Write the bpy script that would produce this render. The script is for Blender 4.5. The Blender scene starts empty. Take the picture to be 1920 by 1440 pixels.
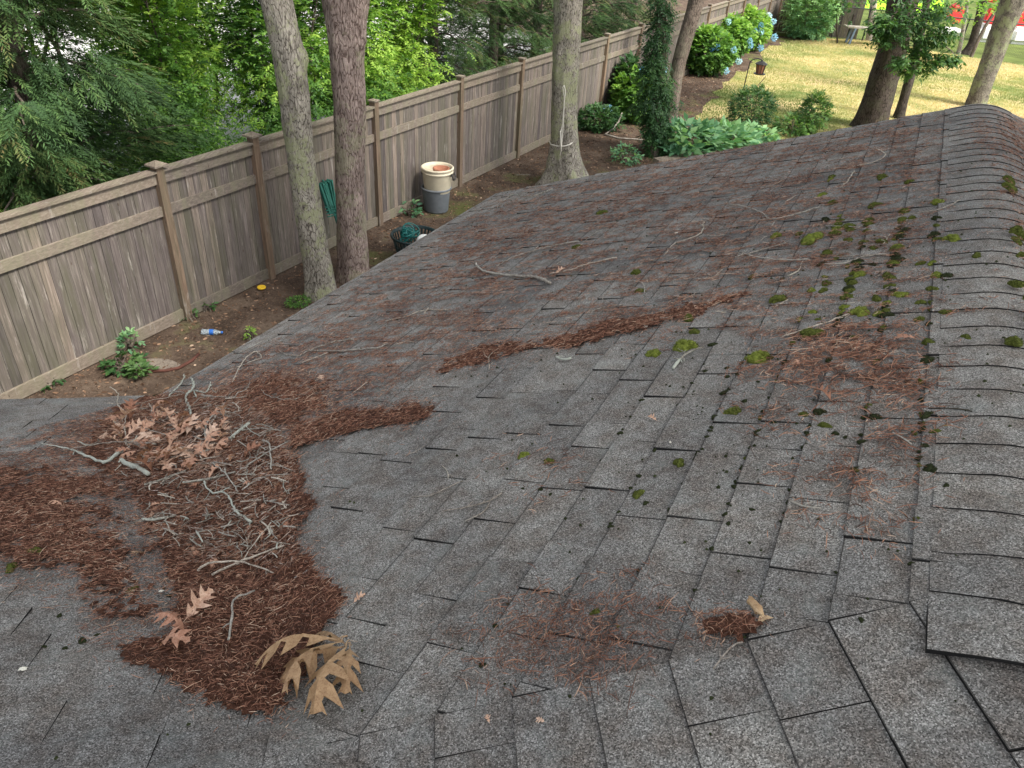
import bpy, bmesh, math, random
import numpy as np
from mathutils import Vector, Matrix
random.seed(7); RNG = np.random.default_rng(11)
R = math.radians
C = bpy.context.scene.collection
SC = bpy.context.scene

# ------------------------------------------------------------------ camera, world, sun, exposure
CAMZ = 4.6
PITCH, ROLL, FPX = R(33.169), R(3.723), 1422.56
cam = bpy.data.cameras.new('camera'); camo = bpy.data.objects.new('camera', cam); C.objects.link(camo)
cam.sensor_width = 36.0; cam.lens = FPX/1920*36.0; cam.clip_start = 0.05; cam.clip_end = 600
def px_dir(x, y):                                   # world direction through photo pixel (1920x1440)
    px, py = x-960.0, y-720.0
    u = px*math.cos(ROLL)+py*math.sin(ROLL); v = -px*math.sin(ROLL)+py*math.cos(ROLL)
    return Vector((u, FPX*math.cos(PITCH)-v*math.sin(PITCH), -(FPX*math.sin(PITCH)+v*math.cos(PITCH))))/FPX
fwd = px_dir(960, 720).normalized(); right = (px_dir(961, 720)-px_dir(960, 720)).normalized(); up = right.cross(fwd)
camo.matrix_world = Matrix(((right.x, up.x, -fwd.x, 0), (right.y, up.y, -fwd.y, 0), (right.z, up.z, -fwd.z, CAMZ), (0, 0, 0, 1)))
SC.camera = camo
CAM = Vector((0, 0, CAMZ))

SUN_AZ, SUN_EL = R(128), R(52)                      # compass-like: x = sin, y = cos
sd = Vector((math.sin(SUN_AZ)*math.cos(SUN_EL), math.cos(SUN_AZ)*math.cos(SUN_EL), math.sin(SUN_EL)))
W = bpy.data.worlds.new("World"); SC.world = W; W.use_nodes = True
nt = W.node_tree; sky = nt.nodes.new('ShaderNodeTexSky'); sky.sky_type = 'NISHITA'; sky.sun_disc = False
sky.sun_elevation = SUN_EL; sky.sun_rotation = SUN_AZ; sky.dust_density = 3.0; sky.air_density = 1.0; sky.ozone_density = 1.0
hs_ = nt.nodes.new('ShaderNodeHueSaturation'); hs_.inputs['Saturation'].default_value = .22
nt.links.new(sky.outputs[0], hs_.inputs['Color']); nt.links.new(hs_.outputs[0], nt.nodes['Background'].inputs[0]); nt.nodes['Background'].inputs[1].default_value = 0.15
sl = bpy.data.lights.new('sun', 'SUN'); sl.energy = 2.6; sl.angle = R(11); sl.color = (1.0, .94, .84)
so = bpy.data.objects.new('sun', sl); C.objects.link(so); so.rotation_euler = (-sd).to_track_quat('-Z', 'Y').to_euler()
SC.view_settings.view_transform = 'Standard'; SC.view_settings.look = 'None'; SC.view_settings.gamma = 1; SC.view_settings.exposure = 1.42

# ------------------------------------------------------------------ helpers
def tag(o, label=None, cat=None, group=None, kind=None):
    if label: o['label'] = label
    if cat: o['category'] = cat
    if group: o['group'] = group
    if kind: o['kind'] = kind
    return o
def empty(name, loc=(0, 0, 0), label=None, cat=None, group=None):
    o = bpy.data.objects.new(name, None); C.objects.link(o); o.location = loc; o.empty_display_size = .1
    return tag(o, label, cat, group)
def mesh_np(name, V, F, mats, parent=None, mi=None, smooth=False, attr=None):
    """V (n,3); F list of faces or (m,k) array; origin stays at the world origin unless parented"""
    me = bpy.data.meshes.new(name); V = np.asarray(V, np.float32)
    if isinstance(F, np.ndarray):
        m, k = F.shape
        me.vertices.add(len(V)); me.vertices.foreach_set('co', V.ravel())
        me.loops.add(m*k); me.loops.foreach_set('vertex_index', F.astype(np.int32).ravel())
        me.polygons.add(m); me.polygons.foreach_set('loop_start', np.arange(0, m*k, k, dtype=np.int32))
        me.update(calc_edges=True)
    else:
        me.from_pydata(V.tolist(), [], F)
    for m_ in (mats if isinstance(mats, (list, tuple)) else [mats]): me.materials.append(m_)
    if mi is not None: me.polygons.foreach_set('material_index', np.asarray(mi, np.int32))
    if smooth: me.polygons.foreach_set('use_smooth', np.ones(len(me.polygons), bool))
    if attr is not None:
        a = me.attributes.new('tone', 'FLOAT', 'FACE'); a.data.foreach_set('value', np.asarray(attr, np.float32))
    me.update()
    o = bpy.data.objects.new(name, me); C.objects.link(o)
    if parent is not None:
        o.parent = parent; o.matrix_parent_inverse = parent.matrix_world_inv if hasattr(parent, 'matrix_world_inv') else Matrix.Translation(-parent.location) if parent.rotation_euler[2] == 0 else Matrix()
    return o
class MB:                                           # mesh builder
    def __init__(s): s.v = []; s.f = []; s.m = []; s.t = []
    def face(s, pts, m=0, t=.5):
        b = len(s.v); s.v += [tuple(p) for p in pts]; s.f.append(list(range(b, b+len(pts)))); s.m.append(m); s.t.append(t)
    def box(s, c, ax, ay, az, m=0, t=.5):           # centre and three half-axis vectors
        c, ax, ay, az = Vector(c), Vector(ax), Vector(ay), Vector(az)
        P = [c+i*ax+j*ay+k*az for k in (-1, 1) for j in (-1, 1) for i in (-1, 1)]
        b = len(s.v); s.v += [tuple(p) for p in P]
        for q in ((0, 2, 3, 1), (4, 5, 7, 6), (0, 1, 5, 4), (2, 6, 7, 3), (0, 4, 6, 2), (1, 3, 7, 5)):
            s.f.append([b+i for i in q]); s.m.append(m); s.t.append(t)
    def tube(s, pts, rad, n=6, m=0, t=.5, cap=True):
        pts = [Vector(p) for p in pts]; rad = rad if isinstance(rad, (list, tuple)) else [rad]*len(pts)
        b0 = len(s.v); u = None
        for i, p in enumerate(pts):
            d = (pts[min(i+1, len(pts)-1)]-pts[max(i-1, 0)])
            if d.length < 1e-9: d = Vector((0, 0, 1))
            d.normalize()
            if u is None: u = d.orthogonal().normalized()
            u = (u-d*u.dot(d)); u = u.normalized() if u.length > 1e-6 else d.orthogonal().normalized()
            w = d.cross(u)
            for k in range(n):
                a = 2*math.pi*k/n; s.v.append(tuple(p+(u*math.cos(a)+w*math.sin(a))*rad[i]))
        for i in range(len(pts)-1):
            for k in range(n):
                a = b0+i*n+k; c = b0+i*n+(k+1) % n
                s.f.append([a, c, c+n, a+n]); s.m.append(m); s.t.append(t)
        if cap:
            s.f.append([b0+k for k in range(n)][::-1]); s.m.append(m); s.t.append(t)
            e = b0+(len(pts)-1)*n; s.f.append([e+k for k in range(n)]); s.m.append(m); s.t.append(t)
    def lathe(s, c, prof, n=24, m=0, t=.5):         # prof: [(r, z)]
        c = Vector(c); b0 = len(s.v)
        for r_, z_ in prof:
            for k in range(n):
                a = 2*math.pi*k/n; s.v.append((c.x+r_*math.cos(a), c.y+r_*math.sin(a), c.z+z_))
        for i in range(len(prof)-1):
            for k in range(n):
                a = b0+i*n+k; d = b0+i*n+(k+1) % n; s.f.append([a, d, d+n, a+n]); s.m.append(m); s.t.append(t)
    def build(s, name, mats, parent=None, smooth=False, tone=False):
        return mesh_np(name, s.v, s.f, mats, parent, s.m, smooth, s.t if tone else None)
def at_z(x, y, z): d = px_dir(x, y); return CAM+d*((z-CAMZ)/d.z)
def ground(x, y): return at_z(x, y, 0.0)
def at_y(x, y, Y): d = px_dir(x, y); return CAM+d*(Y/d.y)
def to_px(P):                                       # numpy (n,3) -> pixels
    P = np.asarray(P, float)-np.array([0, 0, CAMZ]); X, Y, Z = P[..., 0], P[..., 1], P[..., 2]
    fw = np.maximum(Y*math.cos(PITCH)-Z*math.sin(PITCH), 1e-3); dn = -Z*math.cos(PITCH)-Y*math.sin(PITCH)
    u, v = FPX*X/fw, FPX*dn/fw
    return 960+u*math.cos(ROLL)-v*math.sin(ROLL), 720+u*math.sin(ROLL)+v*math.cos(ROLL)
_L = RNG.random((256, 256))
def vnoise(x, y, sc=1.0, off=0):                    # smooth value noise 0..1
    x = np.asarray(x, float)*sc+off*17.3; y = np.asarray(y, float)*sc+off*9.1
    i = np.floor(x).astype(int); j = np.floor(y).astype(int); fx = x-i; fy = y-j
    fx = fx*fx*(3-2*fx); fy = fy*fy*(3-2*fy)
    g = lambda a, b: _L[a % 256, b % 256]
    return (g(i, j)*(1-fx)+g(i+1, j)*fx)*(1-fy)+(g(i, j+1)*(1-fx)+g(i+1, j+1)*fx)*fy
def fbm(x, y, sc, off=0): return (vnoise(x, y, sc, off)*.55+vnoise(x, y, sc*2.1, off+3)*.3+vnoise(x, y, sc*4.3, off+7)*.15)

# ------------------------------------------------------------------ materials
def newmat(name, rough=.8, spec=.3):
    m = bpy.data.materials.new(name); m.use_nodes = True; n = m.node_tree; b = n.nodes['Principled BSDF']
    b.inputs['Roughness'].default_value = rough; b.inputs['Specular IOR Level'].default_value = spec
    return m, n, b
def nd(n, t, **k):
    q = n.nodes.new(t)
    for a, v in k.items(): setattr(q, a, v)
    return q
def coords(n, scale=(1, 1, 1)):
    tc = nd(n, 'ShaderNodeTexCoord'); mp = nd(n, 'ShaderNodeMapping'); mp.inputs['Scale'].default_value = scale
    n.links.new(tc.outputs['Object'], mp.inputs[0]); return mp.outputs[0]
def noise(n, vec, scale, detail=4, rough=.55, dist=0):
    q = nd(n, 'ShaderNodeTexNoise'); q.inputs['Scale'].default_value = scale; q.inputs['Detail'].default_value = detail
    q.inputs['Roughness'].default_value = rough; q.inputs['Distortion'].default_value = dist
    if vec is not None: n.links.new(vec, q.inputs['Vector'])
    return q.outputs['Fac']
def ramp(n, fac, stops):
    q = nd(n, 'ShaderNodeValToRGB'); n.links.new(fac, q.inputs[0]); e = q.color_ramp.elements
    while len(e) < len(stops): e.new(.5)
    for i, (p, c) in enumerate(stops): e[i].position = p; e[i].color = (*c, 1) if len(c) == 3 else c
    return q.outputs[0]
def mix(n, fac, a, b, mode='MIX'):
    q = nd(n, 'ShaderNodeMix', data_type='RGBA', blend_type=mode)
    for i, v in ((0, fac), (6, a), (7, b)):
        if isinstance(v, (int, float)): q.inputs[i].default_value = v
        elif isinstance(v, tuple): q.inputs[i].default_value = (*v, 1)
        else: n.links.new(v, q.inputs[i])
    return q.outputs[2]
def math_(n, op, a, b=None):
    q = nd(n, 'ShaderNodeMath', operation=op)
    for i, v in enumerate((a, b)):
        if v is None: continue
        if isinstance(v, (int, float)): q.inputs[i].default_value = v
        else: n.links.new(v, q.inputs[i])
    return q.outputs[0]
def bump(n, b, h, strength=.5, dist=.01):
    q = nd(n, 'ShaderNodeBump'); q.inputs['Strength'].default_value = strength; q.inputs['Distance'].default_value = dist
    n.links.new(h, q.inputs['Height']); n.links.new(q.outputs[0], b.inputs['Normal'])
def simple(name, col, rough=.7, spec=.3, var=.25, vs=8, bs=0.0, metal=0.0):
    m, n, b = newmat(name, rough, spec); v = coords(n)
    f = noise(n, v, vs, 5)
    c = ramp(n, f, [(.25, tuple(x*(1-var) for x in col)), (.75, tuple(min(1, x*(1+var)) for x in col))])
    n.links.new(c, b.inputs['Base Color']); b.inputs['Metallic'].default_value = metal
    if bs: bump(n, b, noise(n, v, vs*8, 4), bs, .01)
    return m
def attr(n, name='tone'): q = nd(n, 'ShaderNodeAttribute'); q.attribute_name = name; return q.outputs['Fac']

def mat_shingle(name):
    m, n, b = newmat(name, .95, .15); v = coords(n)
    vo = nd(n, 'ShaderNodeTexVoronoi'); vo.inputs['Scale'].default_value = 450; n.links.new(v, vo.inputs['Vector'])
    sep = nd(n, 'ShaderNodeSeparateColor'); n.links.new(vo.outputs['Color'], sep.inputs[0])
    g = ramp(n, sep.outputs[0], [(.0, (.055, .054, .052)), (.28, (.12, .118, .113)), (.6, (.195, .193, .187)), (.86, (.27, .268, .26)), (1, (.42, .415, .405))])
    g2 = ramp(n, noise(n, v, 900, 2), [(.3, (.7, .7, .7)), (.7, (1.25, 1.25, 1.25))])
    g = mix(n, .5, g, g2, 'MULTIPLY')
    t = ramp(n, attr(n), [(0, (.82, .815, .82)), (1, (1.10, 1.10, 1.09))]); g = mix(n, 1.0, g, t, 'MULTIPLY')
    big = ramp(n, noise(n, v, 2.2, 4, .6), [(.32, (.74, .74, .76)), (.65, (1.16, 1.15, 1.13))]); g = mix(n, 1.0, g, big, 'MULTIPLY')
    med = ramp(n, noise(n, v, 14, 5, .65), [(.36, (.72, .64, .59)), (.60, (1.06, 1.05, 1.04))]); g = mix(n, .9, g, med, 'MULTIPLY')
    lf = ramp(n, noise(n, v, 9, 6, .7), [(.54, (0, 0, 0)), (.70, (1, 1, 1))])     # pale bluish lichen film
    g = mix(n, math_(n, 'MULTIPLY', lf, .35), g, (.20, .225, .22))
    w = ramp(n, noise(n, v, 60, 3, .6), [(.735, (0, 0, 0)), (.76, (1, 1, 1))])       # small pale lichen spots
    g = mix(n, math_(n, 'MULTIPLY', w, .65), g, (.50, .53, .50))
    n.links.new(g, b.inputs['Base Color'])
    bump(n, b, vo.outputs['Distance'], .55, .002)
    return m
def mat_bark(name, c1, c2, lich=(.36, .37, .22), la=.6, up=2.6, sc=14, bs=.9):
    bs = .9 if sc < 50 else .25; bd = .02 if sc < 50 else .0012
    m, n, b = newmat(name, .95, .15); v = coords(n, (1, 1, 1/up))
    vo = nd(n, 'ShaderNodeTexVoronoi'); vo.feature = 'DISTANCE_TO_EDGE'; vo.inputs['Scale'].default_value = sc
    wv = mix(n, .18, v, nd(n, 'ShaderNodeTexNoise').outputs['Color'], 'ADD'); n.links.new(wv, vo.inputs['Vector'])
    nz = noise(n, v, sc*1.3, 7, .75)
    h = math_(n, 'ADD', math_(n, 'MULTIPLY', math_(n, 'MINIMUM', vo.outputs['Distance'], .12), 2.2), math_(n, 'MULTIPLY', nz, .95))
    c = ramp(n, h, [(.40, tuple(x*.28 for x in c1)), (.56, c1), (.78, c2)])
    v2 = coords(n); c = mix(n, 1.0, c, ramp(n, noise(n, v2, 5 if sc < 50 else 60, 4, .65), [(.3, (.62, .6, .58)), (.65, (1.2, 1.18, 1.15))]), 'MULTIPLY')
    l = ramp(n, math_(n, 'MULTIPLY', noise(n, v2, 3.0, 3, .6), math_(n, 'ADD', noise(n, v2, 26, 4, .7), .5)), [(.50, (0, 0, 0)), (.60, (1, 1, 1))])
    c = mix(n, math_(n, 'MULTIPLY', l, la), c, lich)
    n.links.new(c, b.inputs['Base Color']); bump(n, b, h, bs, bd)
    return m
def mat_leaf(name, cols, trans=.35, rough=.55, spec=.35):
    m, n, b = newmat(name, rough, spec)
    tn = attr(n); c = ramp(n, tn, [(i/(len(cols)-1), q) for i, q in enumerate(cols)])
    if name in ('dry_oak_leaf', 'tan_oak_leaf'):
        v = coords(n); c = mix(n, .8, c, ramp(n, noise(n, v, 55, 6, .7), [(.32, (.62, .52, .45)), (.62, (1.12, 1.1, 1.08))]), 'MULTIPLY')
        c = mix(n, .6, c, ramp(n, noise(n, v, 260, 3, .7), [(.36, (.6, .5, .4)), (.5, (1.05, 1.05, 1.05))]), 'MULTIPLY')
    n.links.new(c, b.inputs['Base Color'])
    if trans:
        tr = nd(n, 'ShaderNodeBsdfTranslucent'); mx = nd(n, 'ShaderNodeMixShader'); mx.inputs[0].default_value = trans
        c2 = mix(n, 1.0, c, (1.3, 1.35, .7), 'MULTIPLY'); n.links.new(c2, tr.inputs[0])
        n.links.new(b.outputs[0], mx.inputs[1]); n.links.new(tr.outputs[0], mx.inputs[2])
        n.links.new(mx.outputs[0], n.nodes['Material Output'].inputs[0])
    return m
def mat_wood(name, a, c, tr=(.095, .095, .062)):
    """weathered cedar: grain runs along z (boards) ; tone attribute varies board by board"""
    m, n, b = newmat(name, .9, .15); v = coords(n, (26, 26, 1.6))
    g = noise(n, v, 1.6, 8, .7, .6); v2 = coords(n)
    col = ramp(n, g, [(.28, tuple(x*.62 for x in a)), (.5, a), (.74, c)])
    t = ramp(n, attr(n), [(0, (.55, .54, .57)), (.5, (1, .97, .96)), (1, (1.4, 1.3, 1.16))]); col = mix(n, 1.0, col, t, 'MULTIPLY')
    st = ramp(n, noise(n, coords(n, (3.5, 3.5, .5)), 1.5, 5, .65), [(.42, (0, 0, 0)), (.68, (1, 1, 1))])
    col = mix(n, math_(n, 'MULTIPLY', st, .7), col, tr)
    st2 = ramp(n, noise(n, coords(n, (9, 9, 1.1)), 1.7, 5, .7), [(.60, (0, 0, 0)), (.72, (1, 1, 1))])
    col = mix(n, math_(n, 'MULTIPLY', st2, .65), col, (.38, .35, .32))
    kn = nd(n, 'ShaderNodeTexVoronoi'); kn.inputs['Scale'].default_value = 1; n.links.new(coords(n, (7.5, 7.5, 3.2)), kn.inputs['Vector'])
    kr = ramp(n, kn.outputs['Distance'], [(.035, (1, 1, 1)), (.085, (0, 0, 0))]); col = mix(n, math_(n, 'MULTIPLY', kr, .8), col, (.06, .04, .03))
    n.links.new(col, b.inputs['Base Color']); bump(n, b, g, .35, .004)
    return m
M = {}
M['shingle'] = mat_shingle('weathered_shingle')
M['edge'] = simple('asphalt_edge_and_slit_shade', (.018, .018, .018), .95, .1)  # bare asphalt of the cut sides, also shade painted beside the cut-outs
M['gap_shade'] = simple('shingle_gap_shade', (.050, .047, .045), .95, .1, .35, 40)  # dark colour standing for the shadow gap along each course line
M['felt'] = simple('roof_felt', (.03, .03, .03), .95, .1)
M['trim'] = simple('painted_trim', (.55, .55, .52), .6, .3, .08)
M['siding'] = simple('house_siding', (.42, .41, .38), .7, .3, .08)
M['needle'] = mat_leaf('dry_needle', [(.06, .034, .026), (.145, .068, .046), (.25, .115, .075), (.36, .20, .13), (.52, .39, .29)], 0, .8, .2)
M['mat'] = simple('needle_mat', (.095, .043, .028), .95, .1, .55, 55, .9)
M['oakleaf'] = mat_leaf('dry_oak_leaf', [(.20, .095, .06), (.36, .19, .13), (.52, .33, .24), (.70, .55, .45)], .12, .6, .3)
M['tanleaf'] = mat_leaf('tan_oak_leaf', [(.17, .11, .06), (.34, .22, .12), (.44, .30, .17), (.56, .42, .27)], .10, .55, .35)
M['twig'] = mat_bark('grey_twig', (.15, .13, .11), (.36, .33, .295), (.40, .40, .36), .4, 1.0, 90)
M['twig2'] = mat_bark('lichen_branch', (.12, .11, .09), (.33, .31, .275), (.46, .50, .44), .6, 1.0, 60)
M['paletwig'] = mat_bark('bleached_twig', (.24, .20, .165), (.50, .45, .39), (.5, .5, .42), .3, 1.0, 90)
M['moss'] = simple('moss', (.075, .088, .020), .95, .1, .7, 3.5, .0)
M['moss2'] = simple('dark_moss', (.026, .032, .014), .95, .1, .6, 3.5, .0)
M['moss3'] = simple('bright_moss', (.125, .150, .028), .95, .1, .7, 3.0, .0)
M['bark1'] = mat_bark('oak_bark', (.15, .135, .115), (.34, .32, .28), (.30, .32, .18), .7, 3.0, 34)
M['bark2'] = mat_bark('reddish_bark', (.17, .125, .11), (.35, .285, .26), (.32, .33, .2), .4, 4, 34)
M['bark5'] = mat_bark('dim_lichen_bark', (.09, .08, .07), (.19, .175, .15), (.24, .27, .15), .7, 3.0, 34)
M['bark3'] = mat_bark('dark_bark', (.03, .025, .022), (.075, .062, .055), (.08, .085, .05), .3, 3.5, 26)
M['bark4'] = mat_bark('back_bark', (.09, .072, .062), (.19, .155, .135), (.2, .2, .14), .3, 3, 30)
M['fence'] = mat_wood('fence_cedar', (.135, .117, .110), (.265, .237, .220))
M['rail'] = mat_wood('rail_cedar', (.165, .142, .122), (.265, .235, .205), (.17, .165, .11))
M['post'] = mat_wood('post_cedar', (.16, .115, .085), (.26, .20, .15))
# ------------------------------------------------------------------ ROOF geometry (metres); three planes
U = 1.06
TR, PH = R(24.603), R(20.653)
A_ = Vector((math.sin(TR), math.cos(TR), 0)); S_ = Vector((-math.cos(TR)*math.cos(PH), math.sin(TR)*math.cos(PH), -math.sin(PH)))
N1 = A_.cross(S_); N1 = N1 if N1.z > 0 else -N1; O1 = CAM-N1*U      # foot of the camera on the main slope
def P1(s, t): return O1+A_*s+S_*t
def plane_from(p, d1, d2):
    n = Vector(d1).cross(Vector(d2)).normalized(); n = n if n.z > 0 else -n; return n, n.dot(p)
def hit(x, y, pl): d = px_dir(x, y); n, c = pl; return CAM+d*((c-n.dot(CAM))/n.dot(d))
PL1 = (N1, N1.dot(O1))
b0, b1 = hit(1630, 1150, PL1), hit(900, 1327, PL1)
HF = R(-7); dF = Vector((math.sin(HF), math.cos(HF), 0))
PLF = plane_from(b0, b1-b0, dF)
EAVE_T, RAKE_S, APEX_T = 3.27*U, 5.37*U, -.13*U
ZE = P1(0, EAVE_T).z
corner = at_z(287, 744, ZE); e0 = at_z(0, 752, ZE)
d3 = (corner-e0); d3.z = 0; d3.normalize()
PL3 = plane_from(corner, d3, hit(600, 1370, PL1)-corner)
NR = Vector((-N1.x, -N1.y, N1.z)); apex = P1(0, APEX_T); PLR = (NR, NR.dot(apex))     # slope beyond the ridge
def zpl(pl, X, Y): n, c = pl; return (c-n.x*X-n.y*Y)/n.z
def zroof(X, Y): return np.maximum(np.minimum(np.minimum(zpl(PL1, X, Y), zpl(PLF, X, Y)), zpl(PLR, X, Y)), zpl(PL3, X, Y))
def roof_normal(p):
    e = .004; gx = (zroof(p.x+e, p.y)-zroof(p.x-e, p.y))/(2*e); gy = (zroof(p.x, p.y+e)-zroof(p.x, p.y-e))/(2*e)
    return Vector((-gx, -gy, 1)).normalized()
def on_roof(x, y, lift=0.0):
    d = px_dir(x, y); lo, hi = .2, 12.0; k = .3
    while k < 12:
        q = CAM+d*k
        if q.z < zroof(q.x, q.y): break
        k += .03
    lo, hi = k-.03, k
    for _ in range(24):
        m = (lo+hi)/2; q = CAM+d*m
        if q.z < zroof(q.x, q.y): hi = m
        else: lo = m
    q = CAM+d*lo
    return q+roof_normal(q)*lift if lift else q
print('pitch F %.1f pitch3 %.1f eave heading %.1f' % (math.degrees(math.acos(PLF[0].z)), math.degrees(math.acos(PL3[0].z)), math.degrees(math.atan2(d3.x, d3.y))))

def clip(poly, fn):                                 # poly: list of (x,y) ; keep fn>=0
    out = []
    for i in range(len(poly)):
        a, b = poly[i], poly[(i+1) % len(poly)]; fa, fb = fn(*a), fn(*b)
        if fa >= 0: out.append(a)
        if (fa >= 0) != (fb >= 0):
            k = fa/(fa-fb); out.append((a[0]+(b[0]-a[0])*k, a[1]+(b[1]-a[1])*k))
    return out
D = lambda a, b: (lambda X, Y: zpl(a, X, Y)-zpl(b, X, Y))
def lin(o, d):                                      # signed distance along horizontal d from o
    return lambda X, Y: (X-o.x)*d.x+(Y-o.y)*d.y
SH = MB(); BASE = MB()
def course_field(pl, org, along, down, rows, exposure, s0, s1, clips_sets, rnd, tf=lambda k: 0):
    n, c = pl; rr = random.Random(rnd)
    for k in range(*rows):
        ta, tb = k*exposure, (k+1)*exposure
        s = s0+rr.random()*.2; hi = rr.random() < .5
        rowj = rr.uniform(-.0015, .0015)
        while s < s1:
            w = rr.uniform(.12, .30); e = s+w
            h = (.0082 if hi else .0036)+rr.uniform(-.0008, .0012); tone = min(1, max(0, rr.gauss(.5, .26)))
            hi = not hi if rr.random() < .85 else hi
            jb = rowj+rr.uniform(-.0012, .0012)
            P = [org+along*s+down*ta, org+along*e+down*ta, org+along*e+down*(tb+jb), org+along*s+down*(tb+jb)]
            for cs in clips_sets:
                poly = [(p.x, p.y) for p in P]
                for fn in cs:
                    poly = clip(poly, fn)
                    if len(poly) < 3: break
                if len(poly) < 3: continue
                base, top = [], []
                for x, y in poly:
                    q = Vector((x, y, zpl(pl, x, y))); tt = (q-org).dot(down)
                    hh = .0012+(h)*max(0, min(1, (tt-ta)/exposure)); base.append(q-n*.003); top.append(q+n*hh)
                SH.face(top, 0, tone)
                for i in range(len(poly)):
                    j = (i+1) % len(poly); SH.face([base[i], base[j], top[j], top[i]], 1, .3)
                # dark overlay strips: shadow gaps painted along the butt edge and the cut-out
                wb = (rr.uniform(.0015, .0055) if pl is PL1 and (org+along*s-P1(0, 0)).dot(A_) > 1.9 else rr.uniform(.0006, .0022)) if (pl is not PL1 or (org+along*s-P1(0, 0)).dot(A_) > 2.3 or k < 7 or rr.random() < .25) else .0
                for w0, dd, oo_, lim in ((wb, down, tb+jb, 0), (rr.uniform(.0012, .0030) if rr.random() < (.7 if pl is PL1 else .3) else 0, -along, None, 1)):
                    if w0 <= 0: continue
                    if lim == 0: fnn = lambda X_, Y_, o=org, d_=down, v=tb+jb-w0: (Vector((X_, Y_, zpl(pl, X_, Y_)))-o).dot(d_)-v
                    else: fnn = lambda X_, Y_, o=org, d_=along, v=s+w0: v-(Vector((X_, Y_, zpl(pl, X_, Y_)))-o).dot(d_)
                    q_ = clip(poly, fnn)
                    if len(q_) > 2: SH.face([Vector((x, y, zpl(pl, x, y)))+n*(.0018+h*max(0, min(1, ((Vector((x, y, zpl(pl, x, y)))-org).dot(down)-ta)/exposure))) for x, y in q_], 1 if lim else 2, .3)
            s = e+(.0025 if rr.random() < .5 else .0006)
EX = .12*U
hz = lambda v: Vector((v[0], v[1], 0)).normalized()
Ah, Sh = hz(A_), hz(S_)
c1 = [D(PLF, PL1), D(PL1, PL3), lin(P1(RAKE_S, 0), -Ah), lin(P1(0, EAVE_T), -Sh), lin(P1(0, APEX_T+.165), Sh)]
course_field(PL1, P1(0, .10*U), A_, S_, (-2, 27), EX, -.6, RAKE_S, [c1], 3)
# front part past the bend
jF = P1(0, 0)
downF = Vector((PLF[0].x, PLF[0].y, 0)).normalized(); downF = (downF*math.cos(math.acos(PLF[0].z))-Vector((0, 0, math.sin(math.acos(PLF[0].z)))))
alF = -dF; bl = (b1-b0)
q0 = b0+bl*(((P1(0, .10*U).z)-b0.z)/bl.z)           # where the first course line of the main slope meets the bend
exF = EX*math.sin(PH)/math.sin(math.acos(PLF[0].z))
ridge2_n = Vector((-downF.x, -downF.y, 0)).normalized()
J = b0+bl*((apex.z-b0.z)/bl.z)
cF = [D(PL1, PLF), D(PLF, PL3), lin(J-ridge2_n*.15, -ridge2_n)]
course_field(PLF, q0, alF, downF, (-3, 30), exF, -.4, 2.2, [cF], 5)
down3 = Vector((PL3[0].x, PL3[0].y, 0)).normalized(); p3 = math.acos(PL3[0].z); down3 = down3*math.cos(p3)-Vector((0, 0, math.sin(p3)))
e3 = lin(corner, -hz(down3))
# the lower-left wing: rows run up from its eave
def wing():
    rr = random.Random(12); n, c = PL3
    cs1 = [D(PL3, PL1), D(PLF, PL1), e3]; cs2 = [D(PL3, PLF), D(PL1, PLF), e3]
    for k in range(0, 27):
        ta, tb = (k+1)*EX, k*EX; s = -3.2+rr.random()*.2; hi = True
        while s < 4.6:
            e = s+rr.uniform(.13, .3); h = (.0075 if hi else .0035)+rr.uniform(-.0008, .001); hi = not hi; tone = min(1, max(0, rr.gauss(.55, .2)))
            P = [corner-d3*s-down3*ta, corner-d3*e-down3*ta, corner-d3*e-down3*tb, corner-d3*s-down3*tb]
            for cs in (cs1, cs2):
                poly = [(p.x, p.y) for p in P]
                for fn in cs:
                    poly = clip(poly, fn)
                    if len(poly) < 3: break
                if len(poly) < 3: continue
                top, base = [], []
                for x, y in poly:
                    q = Vector((x, y, zpl(PL3, x, y))); tt = -(q-corner).dot(down3)
                    hh = .0012+h*max(0, min(1, (ta-tt)/EX)); top.append(q+n*hh); base.append(q-n*.003)
                SH.face(top, 0, tone)
                for i in range(len(poly)): SH.face([base[i], base[(i+1) % len(poly)], top[(i+1) % len(poly)], top[i]], 1, .3)
            s = e+.001
wing()
# slope beyond the ridge
SR = Vector((-S_.x, -S_.y, S_.z))
cR = [lin(P1(RAKE_S, 0), -Ah), lin(P1(0, APEX_T)-Sh*.11, -Sh)]
course_field(PLR, P1(0, APEX_T)+Vector((0, 0, 0)), A_, SR, (0, 14), EX, .9, RAKE_S, [cR], 9)

ROOF = empty('house_roof', (0, 0, 0), 'weathered grey asphalt shingle roof strewn with needles, moss and fallen twigs', 'roof')
SH.build('shingle_courses', [M['shingle'], M['edge'], M['gap_shade']], ROOF, tone=True)
# sheathing under the shingles, fascia, walls
def sheet(pl, polyxy, m=0, off=-.006):
    n = pl[0]; BASE.face([Vector((x, y, zpl(pl, x, y)))+n*off for x, y in polyxy], m)
for pl, cs in ((PL1, c1), (PLF, cF), (PL3, [D(PL3, PL1), D(PLF, PL1), e3]), (PL3, [D(PL3, PLF), D(PL1, PLF), e3]), (PLR, [lin(P1(RAKE_S, 0), -Ah), lin(P1(0, APEX_T)-Sh*.13, -Sh), lin(P1(.9, 0), Ah), lin(P1(0, APEX_T)-Sh*1.9, Sh)])):
    poly = [(-5, -3), (7, -3), (7, 9), (-5, 9)]
    for fn in cs: poly = clip(poly, fn)
    if len(poly) > 2: sheet(pl, poly)
BASE.build('roof_deck', [M['felt']], ROOF)
fa = MB()
E0, E1 = P1(1.96*U, EAVE_T), P1(RAKE_S, EAVE_T)
up_ = Vector((0, 0, 1))
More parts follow.
